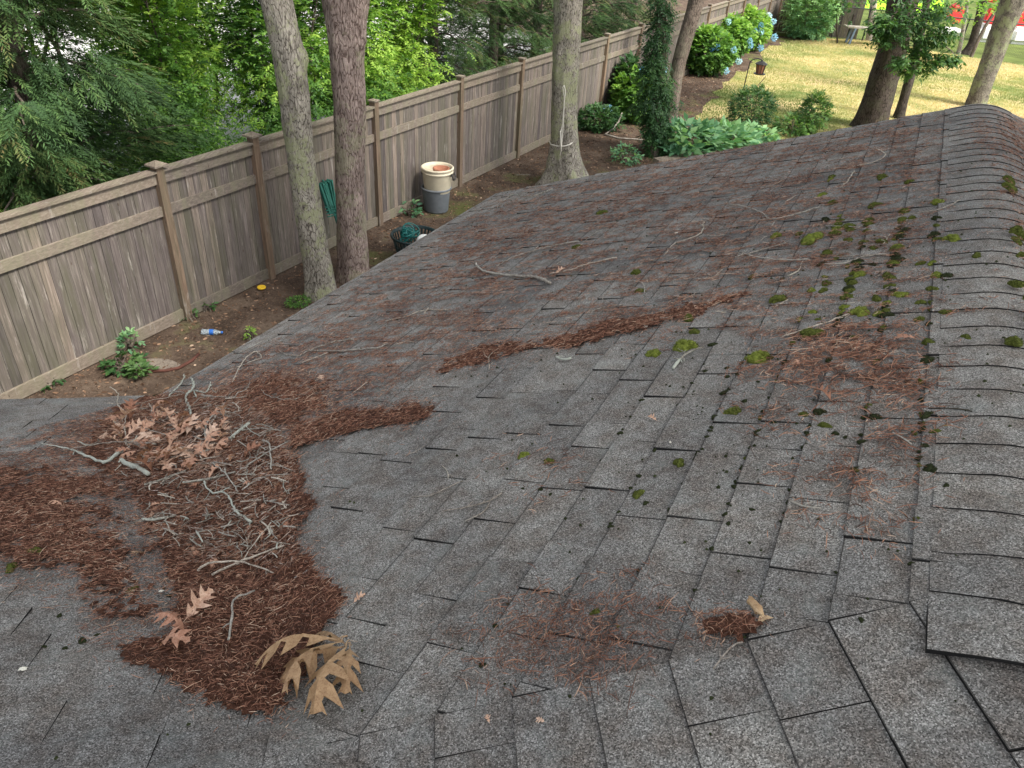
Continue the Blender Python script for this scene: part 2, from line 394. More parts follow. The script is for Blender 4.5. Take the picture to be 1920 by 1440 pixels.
fa.box((E0+E1)/2-up_*.095-Sh*.012, (E1-E0)/2, up_*.085, Sh*.010)
Rk0, Rk1 = P1(RAKE_S, APEX_T), P1(RAKE_S, EAVE_T)
fa.box((Rk0+Rk1)/2-up_*.10-Ah*.012, (Rk1-Rk0)/2, up_*.085, Ah*.010)
Rr1 = Rk0+SR*1.9
fa.box((Rk0+Rr1)/2-up_*.10-Ah*.012, (Rr1-Rk0)/2, up_*.085, Ah*.010)
cw = corner-d3*4.6
fa.box((corner+cw)/2-up_*.095-hz(down3)*.012, (cw-corner)/2, up_*.085, hz(down3)*.010)
fa.build('fascia', [M['trim']], ROOF)
HOUSE = empty('house_wall', (0, 0, 0), 'pale house wall under the roof eaves, hardly seen below the shingles', 'wall')
wl = MB()
def wall(a, b, h): c = (a+b)/2; L = (b-a)/2; nn = Vector((-L.y, L.x, 0)).normalized()*.08; wl.box((c.x, c.y, h/2), L, nn, up_*h/2)
w0 = E0-Sh*.35; w1 = E1-Sh*.35-Ah*.3; hh_ = ZE-.12
wall(Vector((w0.x, w0.y, 0)), Vector((w1.x, w1.y, 0)), hh_)
w2 = Rr1-Ah*.3; wall(Vector((w1.x, w1.y, 0)), Vector((w2.x, w2.y, 0)), hh_)
w3 = cw-hz(down3)*.35; wall(Vector((w0.x, w0.y, 0)), Vector((w3.x, w3.y, 0)), hh_)
wl.build('siding', [M['siding']], HOUSE)

# ridge cap shingles: each a bent plate, its butt edge facing the viewer
def cap_plate(o, al, dl, dr, s0, s1, hw, th, tone, rnd, skew=0.0, name='cap_shingle', drape=False):
    """o apex point, al along ridge (away), dl / dr downslope to the left / right; plate covers s0..s1"""
    mb = MB(); prof = []; rr = random.Random(rnd)
    n = 13
    for i in range(n):
        q = -1+2*i/(n-1); a = abs(q)*(hw if q < 0 else .14); d = dl if q < 0 else dr
        rad = .125                                  # rounded apex
        p = d*a
        k = max(0, 1-a/rad); drop = -.5*k*k*rad*abs(dl.z)*1.0
        prof.append((p+Vector((0, 0, drop)), q))
    for (sa, ha, jj) in ((s0, th, 1), (s1, .001, 0)):
        for p, q in prof:
            mb.v.append(tuple(o+al*(sa+(skew*q if jj else 0)+(rr.uniform(-.0015, .0015) if jj else 0))+p+Vector((0, 0, ha+.0025+(rr.uniform(0, .0012) if jj else 0)))))
    for p, q in prof: mb.v.append(tuple(o+al*(s0+skew*q+.001)+p+Vector((0, 0, -.002))))
    if drape:                                        # near the bend the caps sag down onto the turning slope
        for i, v in enumerate(mb.v):
            zr = float(zroof(v[0], v[1])); base_z = .0095 if i < n else (.006 if i < 2*n else .001); mb.v[i] = (v[0], v[1], min(v[2], zr+base_z+.026))
    for i in range(n-1):
        mb.f.append([i, i+1, n+i+1, n+i]); mb.m.append(0); mb.t.append(tone)
        mb.f.append([2*n+i, 2*n+i+1, i+1, i]); mb.m.append(1); mb.t.append(.3)
    for i in (0, n-1):                               # side edges
        a = Vector(mb.v[i]); b = Vector(mb.v[n+i]); dz = Vector((0, 0, .009)); mb.face([a, b, b-dz, a-dz], 1, .3)
    return mb.build(name, [M['shingle'], M['edge']], ROOF, smooth=False, tone=True)
s = 1.00*U; k = 0
while s < RAKE_S+.01:
    cap_plate(P1(0, APEX_T), A_, S_, SR, s, min(s+.17, RAKE_S+.015), .205*U, .0056, random.Random(k+90).uniform(.45, 1.0), k, skew=random.Random(k).uniform(-.012, .012), drape=s < 1.45*U); s += .1275; k += 1
al2 = dF; dl2 = downF; dr2 = Vector((-downF.x, -downF.y, downF.z))
for k in range(6):
    cap_plate(J, al2, dl2, dr2, -.42-.28*k, -.10-.28*k, .20*U, .006, .5, 200+k)

# ------------------------------------------------------------------ litter masks painted in photo coordinates, laid on the real roof surface
def inpoly(x, y, P):
    r = np.zeros(x.shape, bool); j = len(P)-1
    for i in range(len(P)):
        xi, yi = P[i]; xj, yj = P[j]
        c = ((yi > y) != (yj > y)) & (x < (xj-xi)*(y-yi)/((yj-yi)+1e-9)+xi); r ^= c; j = i
    return r
ZONES = [
 ([(0, 758), (200, 766), (290, 742), (260, 900), (300, 1010), (0, 1010)], .60, .8),
 ([(430, 680), (560, 620), (900, 560), (1000, 600), (850, 690), (700, 760), (560, 800), (430, 760)], .56, .6),
 ([(540, 620), (930, 366), (1480, 262), (1780, 205), (1780, 500), (1760, 640), (1500, 650), (1100, 640), (900, 620)], .47, .7),
 ([(1180, 312), (1300, 283), (1500, 248), (1600, 238), (1520, 262), (1350, 300), (1150, 330)], .62, .8),
 ([(880, 400), (1240, 310), (1560, 330), (1560, 420), (1100, 470), (760, 530)], .50, .7),
 ([(1440, 640), (1600, 610), (1760, 640), (1750, 760), (1600, 790), (1440, 700)], .60, .9),
 ([(1600, 780), (1740, 740), (1740, 860), (1650, 920), (1590, 860)], .66, .9),
 ([(1460, 850), (1600, 830), (1740, 880), (1700, 960), (1540, 970)], .63, .9),
 ([(1560, 960), (1700, 990), (1710, 1010), (1690, 1040), (1600, 1050)], .70, .9),
 ([(900, 1140), (1100, 1110), (1230, 1070), (1260, 1180), (1200, 1260), (960, 1300), (880, 1250)], .75, 1.0),
 ([(950, 860), (1080, 860), (1100, 930), (960, 910)], .64, .9),
 ([(0, 860), (250, 880), (330, 1080), (340, 1200), (230, 1215), (180, 1165), (60, 1085), (0, 1070), (-120, 1050), (-120, 860)], .79, 1.0),
 ([(380, 700), (480, 690), (600, 700), (700, 730), (560, 830), (420, 800)], .78, .9),
 ([(540, 800), (690, 765), (820, 752), (812, 785), (700, 806), (600, 836), (560, 852)], .85, .95),
 ([(820, 690), (900, 655), (1000, 636), (1150, 606), (1250, 578), (1400, 548), (1425, 562), (1300, 600), (1150, 640), (1000, 660), (900, 690), (800, 706)], .84, .95),
 ([(1300, 1152), (1400, 1160), (1440, 1185), (1400, 1212), (1290, 1200)], .95, 1.2),
 ([(1190, 1060), (1270, 1070), (1290, 1160), (1200, 1190)], .60, .9),
 ([(1380, 700), (1560, 690), (1600, 800), (1500, 830), (1380, 780)], .50, .8),
 ([(1800, 225), (1850, 330), (1890, 450), (1930, 650), (1990, 650), (1990, 200)], .50, .7),
 ([(200, 775), (300, 738), (420, 728), (520, 780), (556, 850), (590, 900), (573, 960), (577, 1040), (632, 1110), (645, 1145), (602, 1200), (560, 1290), (520, 1372), (440, 1350), (330, 1282), (230, 1240), (225, 1200), (320, 1180), (320, 1100), (270, 1000), (240, 920), (150, 850)], 1.0, 1.0),
]
def density(X, Y, Z, ns=3):
    x, y = to_px(np.stack([X, Y, Z], -1))
    wx = (fbm(X, Y, 7, 1)-.5)*60; wy = (fbm(X, Y, 7, 5)-.5)*40
    sc = np.clip(1.0*2.0/np.maximum(Y, .5), .25, 1.2); x = x+wx*sc; y = y+wy*sc
    d = np.where(y < 660, .24, np.where(x > 1150, .12, .05))
    full = np.zeros(X.shape); solid = np.zeros(X.shape); jr = np.random.default_rng(3)
    for P, dn, fl in ZONES:
        if dn < .8:
            m = sum(inpoly(x+jr.normal(0, 55, x.shape)*sc, y+jr.normal(0, 26, x.shape)*sc, P).astype(float) for _ in range(ns))/ns
            d = np.maximum(d, dn*m); full = np.maximum(full, fl*m)
            if dn > .775: solid = np.maximum(solid, m)
        else:
            jj = np.where(jr.random(x.shape) < (.28 if ns == 3 else 0), 26., 5.)*sc; m = inpoly(x+jr.normal(0, 1, x.shape)*jj, y+jr.normal(0, .8, x.shape)*jj, P); d = np.where(m, np.maximum(d, dn), d); full = np.where(m, np.maximum(full, fl), full)
            solid = np.maximum(solid, m)
    nz = fbm(X, Y, 9, 2)*.6+fbm(X, Y, 26, 9)*.4
    nz = np.where(full < .8, nz*.40+vnoise(((X-O1.x)*Ah.x+(Y-O1.y)*Ah.y)*34, ((X-O1.x)*Sh.x+(Y-O1.y)*Sh.y)*11, 1, 6)*.40+vnoise(X, Y, 80, 8)*.20, nz)
    e = np.clip((d-nz*1.12+.135)*6.0, 0, 1)*(.35+.65*np.clip(full, .3, 1))
    return (e, solid) if ns > 3 else (e, full)
def roof_samples(n, ylim=7.6):
    X = RNG.uniform(-3.4, 3.6, n); Y = RNG.uniform(.45, ylim, n)
    s = (X-O1.x)*Ah.x+(Y-O1.y)*Ah.y; t = ((X-O1.x)*Sh.x+(Y-O1.y)*Sh.y)/math.cos(PH)
    k = (s < RAKE_S) & (t < EAVE_T+.01) & (t > APEX_T-1.2) & ((e3(X, Y) > 0) | (zpl(PL1, X, Y) >= zpl(PL3, X, Y)+.01))
    X, Y = X[k], Y[k]; Z = zroof(X, Y)
    x, y = to_px(np.stack([X, Y, Z], -1)); k = (x > -80) & (x < 2000) & (y > 150) & (y < 1500)
    return X[k], Y[k], Z[k]
def rnormals(X, Y):
    e = .004; gx = (zroof(X+e, Y)-zroof(X-e, Y))/(2*e); gy = (zroof(X, Y+e)-zroof(X, Y-e))/(2*e)
    n = np.stack([-gx, -gy, np.ones_like(gx)], -1); return n/np.linalg.norm(n, axis=1)[:, None]
def pile_h(X, Y):                                   # how deep the heap lies
    Z = zroof(X, Y); x, y = to_px(np.stack([X, Y, Z], -1)); h = np.zeros(X.shape)
    for cx, cy, rx, ry, hh in ((1362, 1180, 60, 20, .022), (400, 850, 210, 120, .028), (430, 1010, 170, 110, .018), (460, 1180, 150, 110, .028), (500, 1290, 110, 70, .018), (1365, 1182, 75, 26, .020), (1160, 1150, 75, 25, .016), (1130, 622, 240, 30, .010), (700, 790, 150, 30, .008), (150, 1060, 170, 60, .006)):
        h = np.maximum(h, hh*np.clip(1-((x-cx)/rx)**2-((y-cy)/ry)**2, 0, 1)**.7)
    return h*(.6+.8*fbm(X, Y, 14, 4))
# matted layer under the loose needles
g = .012
gx, gy = np.meshgrid(np.arange(-2.6, 3.3, g), np.arange(.45, 5.2, g), indexing='ij')
sh = gx.shape; X = gx.ravel()+RNG.uniform(-.003, .003, gx.size); Y = gy.ravel()+RNG.uniform(-.003, .003, gx.size); Z = zroof(X, Y)
e, full = density(X, Y, Z, 14)
ph = pile_h(X, Y); ok = (((e > .55+.35*vnoise(X, Y, 55, 2)) & (full > .5+.25*vnoise(X, Y, 30, 5))) & ((e3(X, Y) > 0) | (zpl(PL1, X, Y) >= zpl(PL3, X, Y)+.01))).reshape(sh)
Zt = (Z+.0075+ph*.62+.006*fbm(X, Y, 60, 3)*(e > .7)-.004*(e < .7)).reshape(sh)
idx = np.arange(gx.size).reshape(sh)
cell = ok[:-1, :-1] & ok[1:, :-1] & ok[1:, 1:] & ok[:-1, 1:]
F = np.stack([idx[:-1, :-1][cell], idx[1:, :-1][cell], idx[1:, 1:][cell], idx[:-1, 1:][cell]], -1)
used = np.unique(F); rm = np.zeros(gx.size, int); rm[used] = np.arange(len(used))
V = np.stack([X, Y, Zt.ravel()], -1)[used]
tag(mesh_np('needle_mat', V, rm[F], M['mat'], smooth=False), 'matted dark brown layer of old needles in the roof valley', 'needle litter', kind='stuff')

def slivers(X, Y, Z, N, L, Wd, tone, lift, curl=.35, up=.12):
    n = len(X); a = RNG.uniform(0, 2*np.pi, n)
    t1 = np.stack([np.cos(a), np.sin(a), np.zeros(n)], -1); t1 -= N*np.sum(t1*N, 1)[:, None]; t1 /= np.linalg.norm(t1, axis=1)[:, None]
    t2 = np.cross(N, t1); base = np.stack([X, Y, Z], -1)+N*lift[:, None]
    t1 = t1+N*RNG.normal(0, up, n)[:, None]
    cr = RNG.normal(0, curl, n)[:, None]; zz = RNG.uniform(0, .18, n)[:, None]
    pts = []
    for q in (-.5, -.17, .17, .5):
        c = base+t1*(L*q)[:, None]+t2*cr*(L*(q*q-.12))[:, None]+N*(zz*(.25-q*q)*L[:, None])
        w = (t2*.8+N*.6)*(Wd*(1.0 if abs(q) < .4 else .35))[:, None]
        pts += [c-w, c+w]
    Vv = np.stack(pts, 1).reshape(-1, 3); b = (np.arange(n)*8)[:, None]
    Ff = np.concatenate([b+np.array([[0, 1, 3, 2]]), b+np.array([[2, 3, 5, 4]]), b+np.array([[4, 5, 7, 6]])], 1).reshape(-1, 4)
    return Vv, Ff, np.repeat(tone, 3)
X, Y, Z = roof_samples(4200000)
e, full = density(X, Y, Z); keep = RNG.random(len(X)) < e*np.where(full > .9, .6, .60)*np.clip(1.1-.17*np.maximum(Y-1.4, 0), .30, 1); X, Y, Z = X[keep], Y[keep], Z[keep]; fu = full[keep]
n = len(X); N = rnormals(X, Y); print('needles', n); x_n = to_px(np.stack([X, Y, Z], -1))[0]
L = RNG.uniform(.006, .018, n)*(1+.12*Y); Wd = RNG.uniform(.0003, .00065, n)*(1+.13*Y)
L = np.where((fu < .93) & (Y < 2.2) & (x_n > 850), L*1.7, L); Wd = np.where((fu < .93) & (Y < 2.2) & (x_n > 850), Wd*1.4, Wd); lg = RNG.random(n); L = np.where((lg < .07) & (Y < 3), L*2.6, L); tone = np.clip(RNG.beta(1.5, 1.9, n)-(lg > .85)*.35*.95+(RNG.random(n) < .03)*.35+(fbm(X, Y, 6, 8)-.5)*.5, 0, 1)
lift = .0098+pile_h(X, Y)*RNG.uniform(.7, 1.25, n)+RNG.uniform(0, .006, n)*(fu > .6)
V, F, T = slivers(X, Y, Z, N, L, Wd, tone, lift)
tag(mesh_np('needle_litter', V, F, M['needle'], attr=T), 'rust brown fallen needles and cedar scraps over the shingles', 'needle litter', kind='stuff')
# thicker stems and bits in the heap
X, Y, Z = roof_samples(420000); x_, y_ = to_px(np.stack([X, Y, Z], -1))
k = inpoly(x_, y_, [(200, 780), (300, 745), (420, 735), (520, 800), (556, 870), (570, 960), (560, 1060), (540, 1080), (380, 1080), (280, 1000), (240, 920), (160, 850)]); X, Y, Z = X[k][:6500], Y[k][:6500], Z[k][:6500]
n = len(X); N = rnormals(X, Y)
V, F, T = slivers(X, Y, Z, N, RNG.uniform(.012, .06, n), RNG.uniform(.0005, .0018, n), RNG.beta(1.5, 1.7, n), .006+pile_h(X, Y)*RNG.uniform(.9, 1.5, n), .15, .12)
M['stalk'] = mat_leaf('dry_stalk', [(.10, .06, .045), (.22, .15, .115), (.36, .28, .23), (.50, .44, .40)], 0, .8, .2)
tag(mesh_np('stalk_litter', V, F, M['stalk'], attr=T), 'grey and brown broken stalks mixed through the leaf heap', 'litter', kind='stuff')

# ------------------------------------------------------------------ moss cushions
def moss_mesh(seed, mat, flat=.5):
    rr = np.random.default_rng(seed); bm = bmesh.new(); bmesh.ops.create_icosphere(bm, subdivisions=3, radius=1.0)
    ph = rr.uniform(0, 6.28, 6)
    def shape(d):
        a = math.atan2(d.y, d.x); k = 1+.20*math.sin(2*a+ph[0])+.16*math.sin(3*a+ph[1])+.10*math.sin(5*a+ph[2])+.06*math.sin(8*a+ph[3]); w = 1+.22*math.sin(d.x*5+ph[4])*math.sin(d.y*6+ph[5])
        return Vector((d.x*k, d.y*k, max(-.2, d.z)*flat*w))
    for v in bm.verts: v.co = shape(v.co)*(.93+rr.normal(0, .03))
    for _ in range(420):
        d = Vector(rr.normal(0, 1, 3)); d.z = abs(d.z); d.normalize(); p = shape(d)*.92; o = (d+Vector((0, 0, .5))+Vector(rr.normal(0, .3, 3))).normalized(); sd = o.orthogonal().normalized(); h = rr.uniform(.08, .24); w = rr.uniform(.02, .045)
        bm.faces.new([bm.verts.new(p-sd*w), bm.verts.new(p+sd*w), bm.verts.new(p+o*h)])
    me = bpy.data.meshes.new('moss'); bm.to_mesh(me); bm.free(); me.materials.append(mat)
    return me
MM = [moss_mesh(i, M['moss'], .75) for i in range(4)]; MD = [moss_mesh(10+i, M['moss2'], .7) for i in range(3)]; MBR = [moss_mesh(20+i, M['moss3'], .7) for i in range(3)]
def moss(x, y, rpx, kind, label, group=None):
    p = on_roof(x, y); n = roof_normal(p); r = rpx*(p-CAM).length/FPX*.92
    if group and n.dot(N1) > .999 and random.random() < .65:        # most tufts root in the laps between courses
        t = (p-O1).dot(S_); k_ = round((t-.10*U)/EX); p = p+S_*(.10*U+k_*EX-t+random.uniform(-.004, .004))
    o = bpy.data.objects.new('moss_cushion', random.choice({'m': MM, 'd': MD, 'b': MBR}[kind])); C.objects.link(o)
    q = Vector((0, 0, 1)).rotation_difference(n); sx = random.uniform(.85, 1.3)
    o.matrix_world = Matrix.Translation(p+n*.004) @ q.to_matrix().to_4x4() @ Matrix.Rotation(random.uniform(0, 6.28), 4, 'Z') @ Matrix.Diagonal((r*sx, r/sx, r*.9, 1))
    tag(o, label, 'moss', group); return o
for x, y, r, k, l in [
 (1285, 653, 22, 'b', 'large bright green moss cushion touching a forked lichen twig in the middle of the roof'),
 (1226, 667, 16, 'b', 'round lime green moss cushion left of the largest cushion'),
 (1422, 676, 22, 'b', 'wide bright green moss cushion alone on bare shingle, right of centre'),
 (1292, 600, 13, 'm', 'green moss cushion at the end of the long rust needle band'),
 (1302, 625, 11, 'm', 'small green moss cushion just below the end of the needle band'),
 (1522, 453, 22, 'b', 'broad yellow green moss clump behind the forked grey twigs'),
 (1613, 518, 12, 'b', 'bright moss cushion below the long pair of grey twigs'),
 (1688, 558, 13, 'b', 'bright moss cushion second from the ridge caps'),
 (1612, 590, 18, 'b', 'bright moss mat at the tip of a long straight twig'),
 (1785, 451, 15, 'b', 'green moss cushion on the edge of the ridge caps, beside needles'),
 (1757, 520, 11, 'b', 'moss cushion in the seam beside the ridge caps'),
 (1772, 589, 9, 'm', 'small moss cushion on the ridge cap edge above a brown oak leaf'),
 (1520, 631, 20, 'm', 'thin spreading moss tuft under the long straight twig'),
 (1458, 565, 16, 'm', 'moss cushion touching a short pale twig, right of the needle band'),
 (984, 858, 13, 'b', 'green moss tuft with yellow sprigs among needles in the lower middle'),
 (1030, 868, 10, 'm', 'olive moss tuft right of the sprigged tuft'),
 (1274, 871, 12, 'm', 'dark green moss ball on a bare shingle edge near the centre right'),
 (1197, 930, 12, 'm', 'olive moss ball on bare shingle, below the dark green one'),
 (1812, 636, 9, 'm', 'single moss tuft on the ridge cap beside the fallen oak leaf'),
 (1738, 782, 11, 'd', 'dark moss tuft at the seam under a thin black twig'),
 (1745, 883, 12, 'd', 'dark moss tuft with needles at the foot of the seam strip'),
 (1546, 801, 10, 'm', 'green moss ball below the curled oak leaf pair'),
 (1536, 776, 12, 'd', 'dark moss clump left of the curled oak leaf pair'),
 (1640, 786, 11, 'd', 'dark moss clump on a course edge above the needle patch'),
 (1375, 776, 15, 'm', 'spreading green moss clump left of the needle patch'),
 (1507, 780, 8, 'm', 'small moss ball between two dark clumps'),
 (1128, 402, 10, 'm', 'lone moss cushion high on the far left slope'),
 (1082, 466, 9, 'm', 'moss cushion touching a thin twig beyond the pale stick'),
 (1193, 514, 11, 'm', 'moss cushion left of the curved pale twig'),
 (1200, 549, 10, 'm', 'moss cushion inside a hooked thin twig'),
 (1117, 1151, 9, 'm', 'dark moss ball in the lower needle scatter, middle'),
 (1160, 1180, 9, 'm', 'moss ball right beside the reddish needle heap'),
 (905, 1252, 9, 'd', 'dark moss tuft at the left end of the lower needle scatter'),
 (22, 1068, 12, 'm', 'dark green moss tuft at the left edge of the roof'),
 (68, 1040, 14, 'm', 'olive moss tuft in the left needle drift'),
 (248, 1110, 9, 'm', 'moss tuft in the needle drift left of the crossed sticks'),
 (155, 1205, 8, 'd', 'moss tuft at the lower edge of the left needle drift'),
 (293, 746, 8, 'd', 'flat dark moss patch on the left eave edge')]:
    moss(x, y, r*1.0, k, l)
rr = random.Random(4); cnt = 0
while cnt < 300:
    zone = rr.random()
    if zone < .42: x, y, r, k = rr.gauss(1630, 70), rr.gauss(500, 90), rr.uniform(5, 11), rr.choice('mmdb')
    elif zone < .62: x, y, r, k = rr.uniform(1300, 1740), rr.uniform(640, 900), rr.uniform(3.5, 8), rr.choice('mdd')
    elif zone < .80: x, y, r, k = rr.uniform(1150, 1480), rr.uniform(690, 1000), rr.uniform(3.5, 6), 'd'
    elif zone < .83: x, y, r, k = rr.uniform(60, 330), rr.uniform(1080, 1330), rr.uniform(3, 6), 'd'
    elif zone < .92: x, y, r, k = rr.uniform(900, 1700), rr.uniform(900, 1200), rr.uniform(3, 6.5), 'd'
    elif zone < .96: x, y, r, k = rr.uniform(1750, 1780), rr.uniform(300, 1000), rr.uniform(4, 8), rr.choice('md')
    else: x, y, r, k = rr.uniform(1885, 1918), rr.uniform(300, 650), rr.uniform(8, 13), 'm'
    if not (-0 < x < 1918 and y > 330): continue
    moss(x, y, r, k, {'m': 'small olive green moss cushion, one of many scattered over the right of the roof', 'd': 'small blackish moss tuft, one of many dotting the shingles', 'b': 'small bright moss cushion, one of many in the mossy patch by the ridge'}[k],
         {'m': 'small olive moss cushions on the roof', 'd': 'blackish moss tufts on the shingles', 'b': 'small bright moss cushions near the ridge'}[k]); cnt += 1
# specks of lichen and dark algae no one could count
X, Y, Z = roof_samples(26000); x_, y_ = to_px(np.stack([X, Y, Z], -1))
pr = np.where((x_ > 1150) & (y_ > 400) & (y_ < 1150), .22, np.where(x_ > 850, .06, .03)); k = RNG.random(len(X)) < pr; X, Y, Z = X[k], Y[k], Z[k]; n = len(X)
a = np.arange(6)*np.pi/3; N = rnormals(X, Y); r = RNG.uniform(.0015, .0048, n)*(1+.08*Y)
t1 = np.cross(N, np.array([0, 1., 0])); t1 /= np.linalg.norm(t1, axis=1)[:, None]; t2 = np.cross(N, t1)
ring = np.stack([X, Y, Z], -1)[:, None, :]+N[:, None, :]*.0065+(t1[:, None, :]*np.cos(a)[None, :, None]+t2[:, None, :]*np.sin(a)[None, :, None])*(r[:, None]*RNG.uniform(.7, 1.2, (n, 6)))[:, :, None]
top = np.stack([X, Y, Z], -1)+N*(.008+r*.8)[:, None]
V = np.concatenate([ring, top[:, None, :]], 1).reshape(-1, 3); b = np.arange(n)*7
F = np.stack([np.stack([b+i, b+(i+1) % 6, b+6], -1) for i in range(6)], 1).reshape(-1, 3)
tag(mesh_np('moss_specks', V, F, M['moss2']), 'tiny black moss specks dotting the bare shingles', 'moss', kind='stuff')

# ------------------------------------------------------------------ twigs lying on the roof
def twig(name, lines, mat, label, group=None, seed=0, lift=1.0, hgt=None, cat='twig'):
    rr = random.Random(seed or len(label)*7+int(lines[0][0][0])); mb = MB()
    for li, (pts, r0, r1) in enumerate([(l[:-2], l[-2], l[-1]) for l in lines]):
        W3 = [on_roof(x, y, (r0+r1)/2000*lift+.008) for x, y in pts]
        if hgt:
            for i, w in enumerate(W3): w += Vector((0, 0, hgt*math.sin(math.pi*i/(len(W3)-1)) if li == 0 else 0))
        ph_ = [float(pile_h(np.array([w.x]), np.array([w.y]))[0]) for w in W3]
        W3 = [w+Vector((0, 0, h*1.35+(.004 if h > .003 else 0))) for w, h in zip(W3, ph_)]
        out, rad = [], []; tot = sum((W3[i+1]-W3[i]).length for i in range(len(W3)-1)); acc = 0
        for i in range(len(W3)-1):
            a, b = W3[i], W3[i+1]; n = max(2, int((b-a).length/.018))
            p0 = W3[max(i-1, 0)]; p3_ = W3[min(i+2, len(W3)-1)]
            for j in range(n):
                t = j/n
                q = .5*((2*a)+(-p0+b)*t+(2*p0-5*a+4*b-p3_)*t*t+(-p0+3*a-3*b+p3_)*t*t*t)
                w = min(tot*.012, .0045); q += Vector((rr.uniform(-w, w), rr.uniform(-w, w), rr.uniform(0, w)))*.75
                out.append(q); d = (acc+(b-a).length*t)/tot; rad.append((r0+(r1-r0)*d)/1000*rr.uniform(.86, 1.16)*(1.25 if rr.random() < .08 else 1))
            acc += (b-a).length
        out.append(W3[-1]); rad.append(r1/1000)
        mb.tube(out, [q*.80 for q in rad], 7)
        for _ in range(rr.choice((1, 2, 3)) if tot > .05 else 0):
            i = rr.randrange(1, len(out)-1); dq = (out[i+1]-out[i-1]).normalized(); sdv = (dq.cross(Vector((0, 0, 1)))*rr.choice((-1, 1))+dq*rr.uniform(.3, 1)+Vector((0, 0, rr.uniform(0, .5)))).normalized(); lq = rr.uniform(.006, .022)*(1+tot)
            mb.tube([out[i], out[i]+sdv*lq*.5, out[i]+(sdv+dq*.3)*lq], [rad[i]*.6, rad[i]*.45, rad[i]*.25], 5)
    o = mb.build(name, [M[mat]], None, smooth=True); tag(o, label, cat, group)
    c = Vector(mb.v[0]); o.data.transform(Matrix.Translation(-c)); o.location = c
    return o
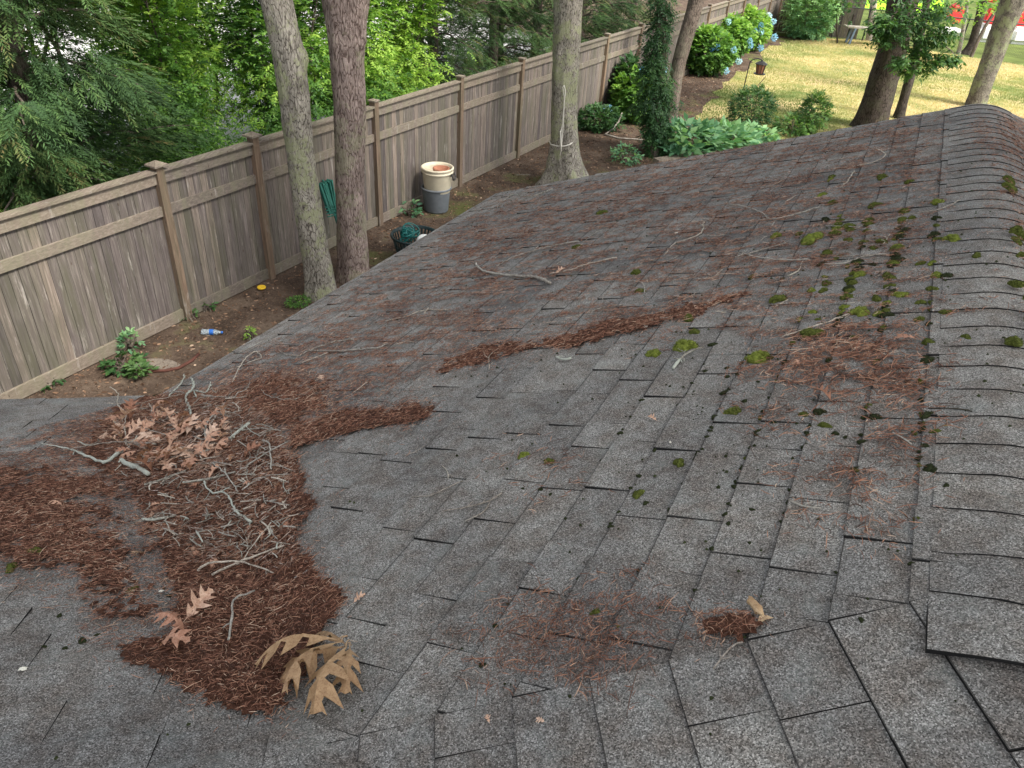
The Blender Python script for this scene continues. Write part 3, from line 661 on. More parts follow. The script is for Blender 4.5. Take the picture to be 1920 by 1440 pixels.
T_ = [
 ([[(360, 713), (367, 737), (355, 767), (363, 790), (365, 817), 5, 6], [(367, 740), (390, 745), (397, 720), 4, 3], [(366, 740), (372, 757), 4, 3]], 'twig2', 'thick crooked lichen covered branch standing over the back of the leaf heap', .02, 'branch'),
 ([[(207, 730), (223, 747), (222, 767), (240, 793), (237, 817), (242, 850), 2.4, 3]], 'paletwig', 'long wavy pale twig over the brown oak leaves at the left of the heap', .02, 'twig'),
 ([[(347, 705), (345, 723), (320, 750), 3, 4.5]], 'twig2', 'short mottled twig at the back of the heap, left of the crooked branch', .01, 'twig'),
 ([[(483, 663), (463, 680), (437, 720), 2.6, 3.2], [(483, 663), (493, 673), (477, 680), (413, 705), 2.6, 1.6]], 'paletwig', 'bleached twig bent in a sharp V on the left slope above the heap', .015, 'twig'),
 ([[(470, 717), (465, 733), (447, 750), (440, 757), (387, 757), (367, 770), 2.4, 2]], 'twig', 'hooked grey twig right of the crooked branch', .004, 'twig'),
 ([[(413, 787), (393, 817), (390, 837), 3, 5], [(365, 813), (390, 825), 2, 3]], 'twig', 'forked grey stick rising from the centre of the heap', .01, 'stick'),
 ([[(473, 813), (453, 833), (437, 847), 6.5, 7]], 'twig2', 'stubby blue green lichen piece right of the heap centre', 0, 'branch'),
 ([[(453, 830), (493, 823), (530, 823), 3, 2.6]], 'twig', 'straight brown stick pointing right out of the heap', 0, 'stick'),
 ([[(80, 838), (133, 850), (173, 867), (197, 877), (217, 870), (230, 860), 2.5, 8]], 'twig2', 'long twig thickening to a lichen knob at the left rim of the heap', .006, 'branch'),
 ([[(120, 850), (217, 847), (297, 850), 2.2, 3]], 'twig', 'dark straight twig across the pale leaves in the heap', .018, 'twig'),
 ([[(147, 833), (167, 840), (193, 830), 4, 3]], 'twig2', 'short lichen twig left of the wavy pale twig', 0, 'twig'),
 ([[(230, 877), (243, 888), (267, 898), (282, 908), 9, 10]], 'twig2', 'thickest broken branch, white with lichen, in the lower left of the heap', 0, 'branch'),
 ([[(273, 923), (313, 915), (353, 905), 5, 4]], 'twig2', 'grey lichen stick just below the thickest broken branch', 0, 'stick'),
 ([[(347, 923), (400, 918), (447, 907), 4.5, 5]], 'twig2', 'grey lichen stick across the middle of the heap', .006, 'stick'),
 ([[(403, 890), (427, 910), (450, 937), 2.6, 3]], 'twig', 'smooth curved twig crossing the middle lichen stick', .008, 'twig'),
 ([[(387, 917), (400, 940), (427, 943), (433, 950), (447, 977), (477, 997), 3, 4.5]], 'twig2', 'kinked lichen branch running down the right of the heap', .005, 'branch'),
 ([[(497, 843), (510, 857), (513, 897), 3, 3.5], [(543, 843), (513, 863), (467, 893), 2, 3]], 'twig', 'crossed dark twigs at the right rim of the heap', .006, 'twig'),
 ([[(547, 903), (513, 907), (477, 917), 1.6, 2]], 'twig', 'hair thin twig at the right rim of the heap', 0, 'twig'),
 ([[(373, 1087), (393, 1077), (453, 1073), (517, 1087), 4, 2.2]], 'paletwig', 'pale bent stick, the lower of the crossed pair below the heap', .008, 'stick'),
 ([[(400, 1092), (463, 1067), (537, 1040), 4.2, 3.2]], 'paletwig', 'straight mottled stick, the upper of the crossed pair below the heap', .002, 'stick'),
 ([[(200, 760), (260, 761), (307, 757), (352, 745), 1.8, 1.4]], 'paletwig', 'thin pale stem along the back edge of the heap', .004, 'twig'),
 ([[(250, 810), (283, 827), (333, 837), 2, 2.2]], 'twig', 'thin arched grey twig over the pink leaves', .014, 'twig'),
 ([[(483, 1134), (465, 1143), (445, 1157), (440, 1190), (433, 1225), 3, 3.4]], 'twig', 'blue grey twig bent at a knee, standing in the dark needle pile', .01, 'twig'),
 ([[(513, 997), (480, 1037), (463, 1062), 2.6, 2]], 'paletwig', 'short tan twig pointing at the crossed sticks', 0, 'twig'),
 ([[(267, 980), (287, 987), (330, 983), 5, 4], [(307, 970), (320, 1007), 2.5, 2]], 'twig2', 'knobbly white lichen twig at the lower left of the heap', 0, 'twig'),
 ([[(505, 635), (480, 650), (450, 664), 2.2, 1.6]], 'twig', 'thin grey twig near the eave above the bent V twig', 0, 'twig'),
 ([[(557, 675), (582, 662), (615, 650), (632, 645), (665, 640), 4, 3], [(582, 662), (640, 662), (705, 657), (727, 649), 4, 3.5], [(525, 662), (542, 670), (560, 670), 3, 3]], 'twig', 'long forked grey branch lying along the slope behind the heap', .004, 'branch'),
 ([[(567, 684), (617, 665), 3, 2.4]], 'paletwig', 'pale twig tucked under the long forked branch', 0, 'twig'),
 ([[(740, 650), (755, 646), (772, 644), 2.6, 2]], 'twig', 'small dark twig right of the long forked branch', 0, 'twig'),
 ([[(725, 606), (770, 595), (800, 585), (843, 585), 3, 2.6], [(797, 591), (805, 581), 4, 3]], 'paletwig', 'pale knotted twig on the open left slope', 0, 'twig'),
 ([[(492, 735), (510, 751), (557, 752), (590, 727), 1.8, 1.4]], 'twig', 'thin U shaped twig right of the heap top', 0, 'twig'),
 ([[(665, 740), (680, 728), (692, 717), 2, 1.8]], 'paletwig', 'short tan twig by the pale leaf scrap', 0, 'twig'),
 ([[(893, 498), (907, 513), (953, 522), (1003, 525), (1033, 537), 6, 10]], 'twig', 'thick brown broken branch in the middle of the far slope', 0, 'branch'),
 ([[(932, 503), (973, 483), (1040, 465), (1087, 457), 3.5, 6]], 'twig', 'long straight grey stick just behind the thick brown branch', 0, 'stick'),
 ([[(1075, 482), (1100, 453), (1123, 437), (1150, 435), 2.6, 2]], 'twig', 'thin curved twig crossing beyond the long grey stick', 0, 'twig'),
 ([[(1033, 518), (1073, 510), (1100, 500), (1158, 487), 3, 4.5]], 'paletwig', 'bleached straight stick right of the thick brown branch', 0, 'stick'),
 ([[(933, 392), (960, 368), (993, 372), (1037, 357), 3, 5], [(943, 388), (973, 380), (1010, 368), 3, 3]], 'twig2', 'forked mossy branch near the far eave, below the roped tree', 0, 'branch'),
 ([[(1247, 483), (1263, 463), (1313, 443), (1320, 420), 2.6, 4]], 'paletwig', 'pale twig with a hooked top, right of centre on the far slope', 0, 'twig'),
 ([[(1223, 500), (1257, 492), (1273, 483), 2, 2.4]], 'twig', 'short twig under the hooked pale twig', 0, 'twig'),
 ([[(1310, 528), (1337, 525), (1355, 510), 2.6, 2.8]], 'paletwig', 'short curved pale twig above the needle band', 0, 'twig'),
 ([[(1170, 532), (1203, 533), (1210, 553), 2.4, 2.4]], 'twig', 'thin twig hooked around a moss cushion', 0, 'twig'),
 ([[(1100, 597), (1127, 582), (1170, 575), 2.4, 2], [(1147, 548), (1130, 563), (1150, 577), 2, 2.2]], 'twig', 'thin looped twig just above the needle band', 0, 'twig'),
 ([[(918, 697), (920, 670), (942, 655), 2.4, 1.8], [(919, 690), (927, 682), 1.6, 1.2]], 'paletwig', 'upright pale twig at the left end of the needle band', 0, 'twig'),
 ([[(1043, 673), (1057, 680), (1073, 677), 3.5, 6]], 'twig2', 'stubby lichen twig below the needle band', 0, 'twig'),
 ([[(1320, 657), (1287, 670), (1263, 697), 3, 6], [(1287, 670), (1278, 660), 2.5, 2]], 'twig2', 'forked lichen twig against the largest bright moss cushion', 0, 'twig'),
 ([[(1643, 282), (1660, 293), (1647, 305), (1607, 315), 2.6, 3.6]], 'paletwig', 'white sinuous twig highest on the right of the slope', 0, 'twig'),
 ([[(1602, 325), (1590, 343), (1577, 355), 3, 3.6]], 'paletwig', 'short white twig just below the sinuous one', 0, 'twig'),
 ([[(1427, 357), (1450, 350), (1470, 340), 2.2, 2.8]], 'twig', 'thin straight twig high on the far slope', 0, 'twig'),
 ([[(1473, 383), (1493, 370), 2.8, 2.6]], 'paletwig', 'short pale twig below the thin straight one', 0, 'twig'),
 ([[(1367, 387), (1390, 390), (1427, 402), (1443, 415), (1480, 410), (1537, 393), 2.6, 4.5], [(1390, 419), (1440, 415), 2.2, 3], [(1455, 417), (1445, 432), 3, 2.4]], 'twig', 'long spreading forked twig across the far shingles', 0, 'twig'),
 ([[(1380, 487), (1430, 473), (1477, 460), 3, 4], [(1392, 480), (1433, 490), (1480, 493), (1520, 492), 4.5, 3.5]], 'twig', 'wide V shaped dark branch beside the broad moss clump', 0, 'branch'),
 ([[(1505, 495), (1497, 513), (1478, 522), 2.6, 3]], 'paletwig', 'bleached twig under the V shaped branch', 0, 'twig'),
 ([[(1547, 500), (1580, 500), (1620, 487), (1663, 482), 3, 4.5], [(1563, 487), (1610, 484), (1663, 481), 2.2, 3]], 'twig', 'pair of grey twigs lying side by side in the mossy patch', 0, 'twig'),
 ([[(1663, 417), (1713, 408), (1763, 398), (1800, 380), 3, 3.4]], 'twig', 'long bare twig reaching onto the ridge caps', .004, 'twig'),
 ([[(1547, 428), (1600, 430), (1653, 440), 2, 2.4]], 'twig', 'thin dark twig between the moss clumps near the ridge', 0, 'twig'),
 ([[(1668, 445), (1657, 463), 3, 2.6]], 'paletwig', 'short pale stub in the mossy patch', 0, 'twig'),
 ([[(1467, 638), (1533, 617), (1593, 595), 3, 3.6]], 'paletwig', 'long straight pale twig pointing up at the bright moss mat', .002, 'twig'),
 ([[(1450, 582), (1478, 567), 2.4, 2.4]], 'paletwig', 'short pale twig touching a moss cushion right of the needle band', 0, 'twig'),
 ([[(1673, 817), (1690, 826), (1710, 840), 1.9, 2.4]], 'twig', 'thin dark twig in the needle patch beside the seam strip', 0, 'twig'),
 ([[(1480, 945), (1507, 957), (1540, 960), 3.6, 2]], 'twig', 'brown twig at the lower end of the right needle patch', 0, 'twig'),
 ([[(1740, 772), (1793, 773), (1823, 778), 1.6, 2]], 'bark3', 'thin black twig lying across a ridge cap', 0, 'twig'),
 ([[(1338, 1260), (1370, 1220), (1393, 1210), 2, 1.8]], 'twig', 'straight grey stem sticking out of the rust needle clump', 0, 'twig'),
 ([[(755, 858), (780, 852), (798, 840), 1.2, 1.2]], 'twig', 'hair thin grey twig near a shingle slit, left of centre', 0, 'twig'),
 ([[(777, 937), (807, 935), (835, 922), (870, 907), 1.6, 1.8]], 'twig', 'slender twig above the forked grey one in the lower middle', 0, 'twig'),
 ([[(833, 965), (880, 958), (920, 947), (943, 930), 1.8, 2.8], [(873, 983), (907, 968), (920, 948), 2.2, 2.2]], 'twig', 'forked grey twig alone on the bare shingles, lower middle', .004, 'twig'),
 ([[(830, 878), (840, 888), (842, 902), 1.4, 1.4]], 'paletwig', 'tiny pale bent twig, lower middle', 0, 'twig')]
for i, (ls, m_, lb, h, ct) in enumerate(T_): twig('twig' if ct == 'twig' else 'stick' if ct == 'stick' else 'broken_branch', ls, m_, lb, None, 50+i, 1.0, h or None, ct)
rr = random.Random(21)
hp = [(210, 790), (300, 750), (420, 740), (500, 800), (550, 870), (560, 960), (520, 1060), (380, 1060), (290, 1000), (240, 920)]
for i in range(230):
    while True:
        x, y = rr.uniform(200, 560), rr.uniform(740, 1075)
        if inpoly(np.array([x]), np.array([y]), hp)[0]: break
    a = rr.uniform(0, 6.28); l = rr.uniform(12, 42); r = rr.choice([1.1, 1.4, 1.8, 2.2, 3.2])
    twig('twig', [[(x, y), (x+l*math.cos(a)*.5+rr.uniform(-5, 5), y+l*math.sin(a)*.25), (x+l*math.cos(a), y+l*math.sin(a)*.55), r, r*.8]], rr.choice(['twig', 'twig', 'twig2', 'paletwig']),
         'small broken twig, one of the many mixed through the heap', 'small broken twigs in the leaf heap', 900+i, 1.6+rr.random()*2, None)
for i in range(60):
    x, y = rr.uniform(640, 1720), rr.uniform(330, 620)
    if y < 640-.55*(x-480)+20 and x < 960: continue
    a = rr.uniform(-.9, .3); l = rr.uniform(14, 34)
    twig('twig', [[(x, y), (x+l*math.cos(a)*.5, y+l*math.sin(a)*.3+rr.uniform(-2, 2)), (x+l*math.cos(a), y+l*math.sin(a)*.6), rr.uniform(1.2, 2), 1.2]], rr.choice(['twig', 'paletwig']),
         'thin bit of twig, one of many strewn over the far slope', 'thin bits of twig over the far slope', 1200+i, 1.0, None)

# ------------------------------------------------------------------ oak leaves
LOBES = [(0, .02), (.08, .04), (.16, .14), (.23, .28), (.29, .09), (.36, .07), (.44, .30), (.50, .46), (.55, .13), (.61, .08), (.68, .26), (.75, .42), (.80, .14), (.86, .09), (.90, .20), (.95, .13), (1.0, .0)]
TIPX = {3: .10, 7: .12, 11: .13, 14: .08}
def leaf_verts(L, curl, fold, seed, wscale=1.0):
    rr = random.Random(seed); mid, lf, rt = [], [], []
    for i, (v, w) in enumerate(LOBES):
        y = v*L; ex = TIPX.get(i, 0)*L
        def warp(x, yy):
            z = curl*L*math.sin(yy/L*math.pi*.9)+fold*abs(x)*1.0+.05*L*math.sin(yy/L*9+seed)*abs(x)/L*3-curl*1.4*x*x/L*1.2
            return Vector((x, yy, z))
        j1, j2 = rr.uniform(.8, 1.15), rr.uniform(.8, 1.15)
        mid.append(warp(0, y)); lf.append(warp(-w*L*j1*wscale, min(y+ex, L*.99))); rt.append(warp(w*L*j2*wscale, min(y+ex, L*.99)))
    return mid, lf, rt
def leaf_mesh(name, L, curl, fold, seed, mat, tone, ws=1.0, petiole=.35):
    mb = MB(); mid, lf, rt = leaf_verts(L, curl, fold, seed, ws); rr = random.Random(seed+5)
    for i in range(len(mid)-1):
        for a, b in ((lf, 1), (rt, 0)):
            m1, m2 = mid[i], mid[i+1]; h1 = (mid[i]+a[i])/2; h2 = (mid[i+1]+a[i+1])/2
            t = min(1, max(0, tone+rr.uniform(-.07, .07)))
            for q in ([m1, m2, h2, h1], [h1, h2, a[i+1], a[i]]): mb.face(q if b else q[::-1], 0, t)
    mb.tube([Vector((0, -petiole*L, 0)), Vector((0.01*L, -petiole*L*.5, .02*L)), mid[0], mid[5]+Vector((0, 0, .003*L)), mid[-3]], [.008*L, .006*L, .008*L, .006*L, .003*L], 5, 0, min(1, tone+.2))
    me = bpy.data.meshes.new(name); me.from_pydata(mb.v, [], mb.f); me.materials.append(mat)
    a = me.attributes.new('tone', 'FLOAT', 'FACE'); a.data.foreach_set('value', np.array(mb.t, np.float32)); me.polygons.foreach_set('use_smooth', [True]*len(me.polygons)); me.update(); return me
def place_leaf(me, x, y, ang, tilt, roll, lift, label, group=None, sc=1.0, parent=None):
    p = on_roof(x, y); n = roof_normal(p); p = p+n*(lift+float(pile_h(np.array([p.x]), np.array([p.y]))[0]))
    o = bpy.data.objects.new('oak_leaf', me); C.objects.link(o)
    q = Vector((0, 0, 1)).rotation_difference(n)
    o.matrix_world = Matrix.Translation(p) @ q.to_matrix().to_4x4() @ Matrix.Rotation(R(ang), 4, 'Z') @ Matrix.Rotation(R(tilt), 4, 'X') @ Matrix.Rotation(R(roll), 4, 'Y') @ Matrix.Scale(sc, 4)
    if label: tag(o, label, 'leaf', group)
    return o
LM = [leaf_mesh('oak_leaf', .11, c, f, i, M['oakleaf'], t, w) for i, (c, f, t, w) in enumerate([(.18, .3, .35, .8), (.28, -.4, .55, .7), (.12, .6, .75, .75), (.35, .2, .45, .6), (.22, .8, .2, .7), (.1, -.3, .85, .9), (.3, .5, .6, .5)])]
rr = random.Random(33)
for i in range(120):
    while True:
        x, y = rr.gauss(320, 75), rr.gauss(845, 42)
        if inpoly(np.array([x]), np.array([y]), [(185, 790), (260, 765), (380, 770), (450, 800), (480, 860), (450, 920), (330, 915), (240, 880), (190, 830)])[0]: break
    place_leaf(rr.choice(LM), x, y, rr.uniform(0, 360), rr.uniform(-30, 40), rr.uniform(-35, 35), rr.uniform(.004, .022), 'curled brown oak leaf, one of many packed in the heap', 'curled oak leaves in the heap', rr.uniform(.45, .95))
for i in range(90):
    x, y = rr.uniform(250, 550), rr.uniform(850, 1060)
    place_leaf(rr.choice(LM), x, y, rr.uniform(0, 360), rr.uniform(-30, 30), rr.uniform(-50, 50), rr.uniform(.0, .010), 'torn scrap of oak leaf in the lower heap', 'torn leaf scraps in the lower heap', rr.uniform(.15, .40))
for x, y, a, tl, rl, sc, mi_, lb in [
 (300, 845, 60, 10, -10, 1.1, 5, 'pale pinkish oak leaf lying open in the middle of the heap'), (225, 812, 100, 15, 20, .95, 0, 'orange brown oak leaf with pointed lobes at the left of the heap'),
 (385, 862, -40, 15, 10, .95, 1, 'orange oak leaf with raised points right of the pale open one'), (245, 795, 10, 55, 10, .9, 4, 'dark orange oak leaf standing upright at the back left of the heap'),
 (1043, 517, -60, 8, 10, .55, 2, 'folded tan leaf beside the bleached straight stick'), (1720, 641, 70, 3, 5, .55, 0, 'reddish oak leaf flat beside the ridge caps'),
 (1560, 757, 30, 12, 10, .55, 4, 'curled brown oak leaf in the mossy shingles right of centre'), (665, 1135, -70, 15, 20, .32, 2, 'small pale leaf scrap at the right edge of the dark needle pile'),
 (1232, 793, 40, 10, 0, .3, 2, 'tiny tan leaf scrap near a shingle slit'), (920, 1360, 20, 2, 5, .16, 2, 'tiny yellow leaf scrap on the bare lower shingles'), (1023, 1358, 60, 2, 5, .16, 5, 'tiny yellow leaf scrap at the bottom of the roof'),
 (607, 715, 30, 10, 0, .45, 5, 'cream leaf scrap on needles right of the heap'), (118, 952, 80, 5, 0, .45, 1, 'thin orange leaf scrap on the left shingles'), (1500, 690, 10, 10, 0, .3, 1, 'leaf scrap in the right needle patch'),
 (350, 1178, -35, 30, 35, .8, 2, 'narrow curled tan leaf at the left rim of the dark needle pile'), (395, 1080, 0, 10, 30, .4, 1, 'small orange leaf at the end of the crossed sticks')]:
    place_leaf(LM[mi_], x, y, a, tl, rl, .008, lb, None, sc)
bigleaf = [leaf_mesh('oak_leaf', .085, .32, .35, 60, M['oakleaf'], .42, .85, .5), leaf_mesh('oak_leaf', .080, .4, -.5, 61, M['oakleaf'], .35, .7, .4)]
place_leaf(bigleaf[0], 300, 1222, -100, 12, 10, .012, 'reddish brown oak leaf with a long stalk, left of the dark needle pile')
place_leaf(bigleaf[1], 350, 1205, 80, 20, -10, .016, 'brown ragged oak leaf overlapping the reddish one')
# sprig of large tan leaves
sp = on_roof(668, 1228, .030); SPR = empty('oak_sprig', sp, 'cluster of big tan oak leaves on one sprig beside the dark needle pile', 'leaves')
nrm = roof_normal(sp)
for i, (tx, ty, L, cu, fo, rl, tn, ws, z0) in enumerate([(490, 1284, .165, .26, -.35, 20, .45, .62, .030), (530, 1300, .145, .30, -.45, -14, .30, .7, .012), (603, 1366, .165, .22, -.40, 8, .50, .74, .020), (545, 1338, .15, .26, -.40, 28, .38, .6, .032), (652, 1322, .115, .28, -.5, -24, .35, .6, .012), (580, 1222, .10, .3, -.6, 34, .12, .6, .004)]):
    tgt = on_roof(tx, ty, .012); L_ = (tgt-sp).length/1.12
    me = leaf_mesh('leaf', L_, cu, fo, 70+i, M['tanleaf'], tn, ws, .12)
    y_ = (tgt-sp).normalized(); x_ = y_.cross(nrm).normalized(); z_ = x_.cross(y_)
    o = bpy.data.objects.new('leaf', me); C.objects.link(o); o.parent = SPR
    start = y_*L_*.12+nrm*(z0-.006)
    o.matrix_local = Matrix.Translation(start) @ Matrix(((x_.x, y_.x, z_.x, 0), (x_.y, y_.y, z_.y, 0), (x_.z, y_.z, z_.z, 0), (0, 0, 0, 1))) @ Matrix.Rotation(R(rl), 4, 'Y')
mb = MB(); mb.tube([nrm*.012, (on_roof(676, 1216, .02)-sp)], [.0016, .001], 5)
o = mb.build('stem', [M['paletwig']]); o.parent = SPR
# curled dry tan leaf standing on the lower right
cl = MB()
for i in range(9):
    v = i/8; w = .011*math.sin(math.pi*(v*.9+.06))*(1.5 if i in (2, 6) else 1)
    for k in range(6): a = R(-70+28*k+v*60); cl.v.append((w*math.cos(a), v*.062-.03, .010+w*math.sin(a)*.8+.012*v*(1-v)))
for i in range(8):
    for k in range(5): b = i*6+k; cl.f.append([b, b+1, b+7, b+6]); cl.m.append(0); cl.t.append(.9 if k < 3 else .7)
cl.face([(-.006, .03, .01), (.008, .03, .014), (.022, .048, .012), (.002, .044, .014)], 0, .95); cl.face([(-.006, .03, .01), (.002, .044, .014), (-.014, .042, .01)], 0, .9)
o = cl.build('curled_leaf', [M['tanleaf']], None, smooth=True, tone=True); p = on_roof(1420, 1145, .002)
o.matrix_world = Matrix.Translation(p) @ Vector((0, 0, 1)).rotation_difference(roof_normal(p)).to_matrix().to_4x4() @ Matrix.Rotation(R(192), 4, 'Z')
tag(o, 'cream coloured curled dry leaf roll beside the rust needle clump on the lower right', 'leaf')
M['acorn'] = simple('acorn', (.33, .20, .13), .5, .4, .2, 60)
for x, y, lb in [(527, 946, 'round pinkish acorn at the right of the heap'), (366, 1041, 'round grey brown acorn in the middle of the lower heap'), (450, 1092, 'tan acorn under the crossed sticks')]:
    p = on_roof(x, y); h = float(pile_h(np.array([p.x]), np.array([p.y]))[0]); mb = MB()
    mb.lathe((0, 0, 0), [(.0001, -.0075), (.005, -.006), (.0078, -.001), (.0075, .003), (.0045, .0068), (.001, .0085), (.0001, .0092)], 14); o = mb.build('acorn', [M['acorn']], None, True); o.location = p+Vector((0, 0, h+.010)); tag(o, lb, 'acorn')

# ================================================================== YARD
gm, n_, b_ = newmat('garden_soil', .95, .1); v_ = coords(n_)
c_ = ramp(n_, noise(n_, v_, 2.2, 9, .75), [(.30, (.035, .024, .018)), (.5, (.085, .06, .045)), (.68, (.16, .12, .09))])
c_ = mix(n_, math_(n_, 'MULTIPLY', ramp(n_, noise(n_, v_, 34, 4, .7), [(.56, (0, 0, 0)), (.64, (1, 1, 1))]), .55), c_, (.24, .17, .12))
c_ = mix(n_, math_(n_, 'MULTIPLY', ramp(n_, noise(n_, v_, .55, 5, .7), [(.54, (0, 0, 0)), (.66, (1, 1, 1))]), .8), c_, (.075, .095, .02))
n_.links.new(c_, b_.inputs['Base Color']); bump(n_, b_, noise(n_, v_, 30, 6, .7), .8, .03); M['soil'] = gm
gm, n_, b_ = newmat('dry_lawn', .95, .1); v_ = coords(n_)
c_ = ramp(n_, noise(n_, v_, .42, 6, .7), [(.38, (.13, .20, .06)), (.47, (.30, .30, .12)), (.54, (.50, .42, .21)), (.63, (.55, .41, .24)), (.75, (.52, .40, .30))])
c_ = mix(n_, .55, c_, ramp(n_, noise(n_, v_, 9, 6, .75), [(.3, (.6, .62, .5)), (.7, (1.3, 1.25, 1.2))]), 'MULTIPLY')
n_.links.new(c_, b_.inputs['Base Color']); bump(n_, b_, noise(n_, v_, 40, 5, .7), .9, .05); M['lawn'] = gm
M['grass'] = mat_leaf('grass_blade', [(.14, .19, .06), (.33, .33, .14), (.54, .46, .24), (.58, .46, .29)], .3, .7, .2)
M['greengrass'] = simple('green_grass', (.10, .13, .035), .95, .1, .45, 1.3, .5)
M['neon'] = simple('sunlit_green_grass', (.30, .60, .03), .95, .1, .2, 2)
M['drive'] = simple('pale_driveway', (.48, .47, .46), .9, .2, .2, 1.2)
def sheet_px(name, pts, z, mat, label=None):
    mb = MB(); mb.face([at_z(x, y, z) for x, y in pts][::-1]); o = mb.build(name, [mat]); tag(o, kind='structure'); return o
mb = MB(); mb.face([(-250, -60, 0), (250, -60, 0), (250, 420, 0), (-250, 420, 0)]); tag(mb.build('ground', [M['soil']]), kind='structure')
FH = R(26.993); FD = Vector((math.sin(FH), math.cos(FH), 0)); FN = Vector((-math.cos(FH), math.sin(FH), 0)); FO = 1.576*4.6
def fp(u, o=0.0, z=0.0): return FD*u+FN*(FO+o)+Vector((0, 0, z))
# lawn with an irregular edge
lawn_px = [(1290, 262), (1300, 218), (1330, 190), (1362, 158), (1395, 128), (1420, 104), (1448, 88), (1475, 76), (1520, 72), (1600, 74), (1680, 84), (1760, 98), (1850, 112), (1920, 124), (2150, 170)]
pts = [at_z(x, y, .004) for x, y in lawn_px]; jag = []
rr = random.Random(2)
for a, b in zip(pts[:-1], pts[1:]):
    m = max(2, int((b-a).length/.5))
    for j in range(m): q = a.lerp(b, j/m); jag.append((q.x+rr.uniform(-.3, .3), q.y+rr.uniform(-.3, .3), .004))
jag += [(28, 8, .004), (6, 8, .004), (4.6, 17, .004)]
mb = MB(); mb.face(jag[::-1]); tag(mb.build('lawn', [M['lawn']]), kind='structure')
LP_ = np.array([(q[0], q[1]) for q in jag])
mb = MB(); y0 = at_z(1700, 84, 0).y; mb.face([tuple(at_z(x, y, .003)) for x, y in ((1452, 66), (1520, 74), (1600, 78), (1680, 90), (1760, 104), (1850, 118), (1920, 130), (2200, 178))][::1]+[(130, 40, .003), (120, 120, .003), (14, 120, .003)]); tag(mb.build('neighbour_grass', [M['greengrass']]), kind='structure')
mb = MB(); mb.face([tuple(at_z(x, y, .008)) for x, y in [(1530, -20), (1770, -30), (1770, 22), (1700, 26), (1640, 18), (1590, 10)]][::-1]); tag(mb.build('bright_lawn', [M['neon']]), kind='structure')
mb = MB(); mb.face([tuple(fp(-14, 3.2, .004)), tuple(fp(13, 3.6, .004)), tuple(fp(26, 5.2, .004)), tuple(fp(40, 22, .004)), tuple(fp(-14, 26, .004))]); tag(mb.build('driveway', [M['drive']]), kind='structure')

# --- grass tufts
def blades(name, X, Y, h, w, tone, mat, label, z0=0.004, lean=.5):
    n = len(X); a = RNG.uniform(0, 6.28, n); d = np.stack([np.cos(a), np.sin(a)], -1)
    l = RNG.normal(0, lean, (n, 2))*h[:, None]; P0 = np.stack([X-d[:, 0]*w, Y-d[:, 1]*w, np.full(n, z0)], -1); P1_ = np.stack([X+d[:, 0]*w, Y+d[:, 1]*w, np.full(n, z0)], -1)
    P2 = np.stack([X+l[:, 0], Y+l[:, 1], z0+h], -1); V = np.stack([P0, P1_, P2], 1).reshape(-1, 3); F = np.arange(3*n).reshape(-1, 3)
    return tag(mesh_np(name, V, F, mat, attr=tone), label, 'grass', kind='stuff')
X = RNG.uniform(3, 28, 420000); Y = RNG.uniform(14, 42, 420000)
x_, y_ = to_px(np.stack([X, Y, np.zeros_like(X)], -1)); k = inpoly(X, Y, LP_.tolist()) & (x_ < 1960) & (y_ < 330) & (y_ > -20); X, Y = X[k], Y[k]
tn = np.clip((fbm(X, Y, .30, 3)-.22)*1.9+RNG.normal(0, .07, len(X))-np.clip((9.5-X)*.09, 0, .35)*(Y < 30), 0, 1)
blades('lawn_grass', X, Y, RNG.uniform(.02, .055, len(X)), RNG.uniform(.006, .014, len(X)), tn, M['grass'], 'short parched yellow and green grass over the lawn', .006)
# --- litter on the soil
M['litter'] = mat_leaf('ground_litter', [(.05, .03, .02), (.14, .085, .055), (.28, .18, .12), (.46, .36, .27)], 0, .9, .1)
X = RNG.uniform(-9, 7, 130000); Y = RNG.uniform(4, 30, 130000); u_ = X*FD.x+Y*FD.y; o_ = X*FN.x+Y*FN.y-FO
x_, y_ = to_px(np.stack([X, Y, np.zeros_like(X)], -1)); k = (o_ < -.02) & (x_ > -20) & (x_ < 1400) & (y_ > 60) & ~inpoly(X, Y, LP_.tolist()) & (RNG.random(len(X)) < .75); X, Y = X[k], Y[k]; n = len(X)
N = np.tile(np.array([0, 0, 1.]), (n, 1)); V, F, T = slivers(X, Y, np.zeros(n), N, RNG.uniform(.015, .06, n), RNG.uniform(.002, .012, n), np.clip(RNG.beta(1.6, 3, n), 0, 1), RNG.uniform(.004, .012, n), .3, .12)
tag(mesh_np('soil_litter', V, F, M['litter'], attr=T), 'crumbled leaves and twigs littering the soil along the fence', 'litter', kind='stuff')

# ------------------------------------------------------------------ wooden fence
FENCE = empty('wooden_fence', fp(5.3), 'long weathered cedar board fence with posts and a middle rail along the yard', 'fence')
def cbuild(mb, name, mats, parent, tone=True, smooth=False):
    """vertices in world space, origin moved to the parent"""
    o = mb.build(name, mats, None, smooth, tone); o.data.transform(Matrix.Translation(-parent.matrix_world_loc if False else -Vector(parent['_o']))); o.parent = parent; return o
def setO(e): e['_o'] = tuple(e.location); return e
def attach(o, parent):                              # o has world-space vertices
    base = Vector(WORLD[parent.name]); o.data.transform(Matrix.Translation(-base)); o.parent = parent; WORLD[o.name] = base; return o
WORLD = {}
def W0(e): WORLD[e.name] = Vector(e.location); return e
W0(FENCE)
posts = [-.1, .40, .648, 1.159, 1.465, 1.983, 2.494, 2.97, 3.43, 3.876, 4.351, 4.84, 5.27, 5.654, 6.12, 6.60, 7.08, 7.55, 8.0]
posts = [u*4.6 for u in posts]; rr = random.Random(5)
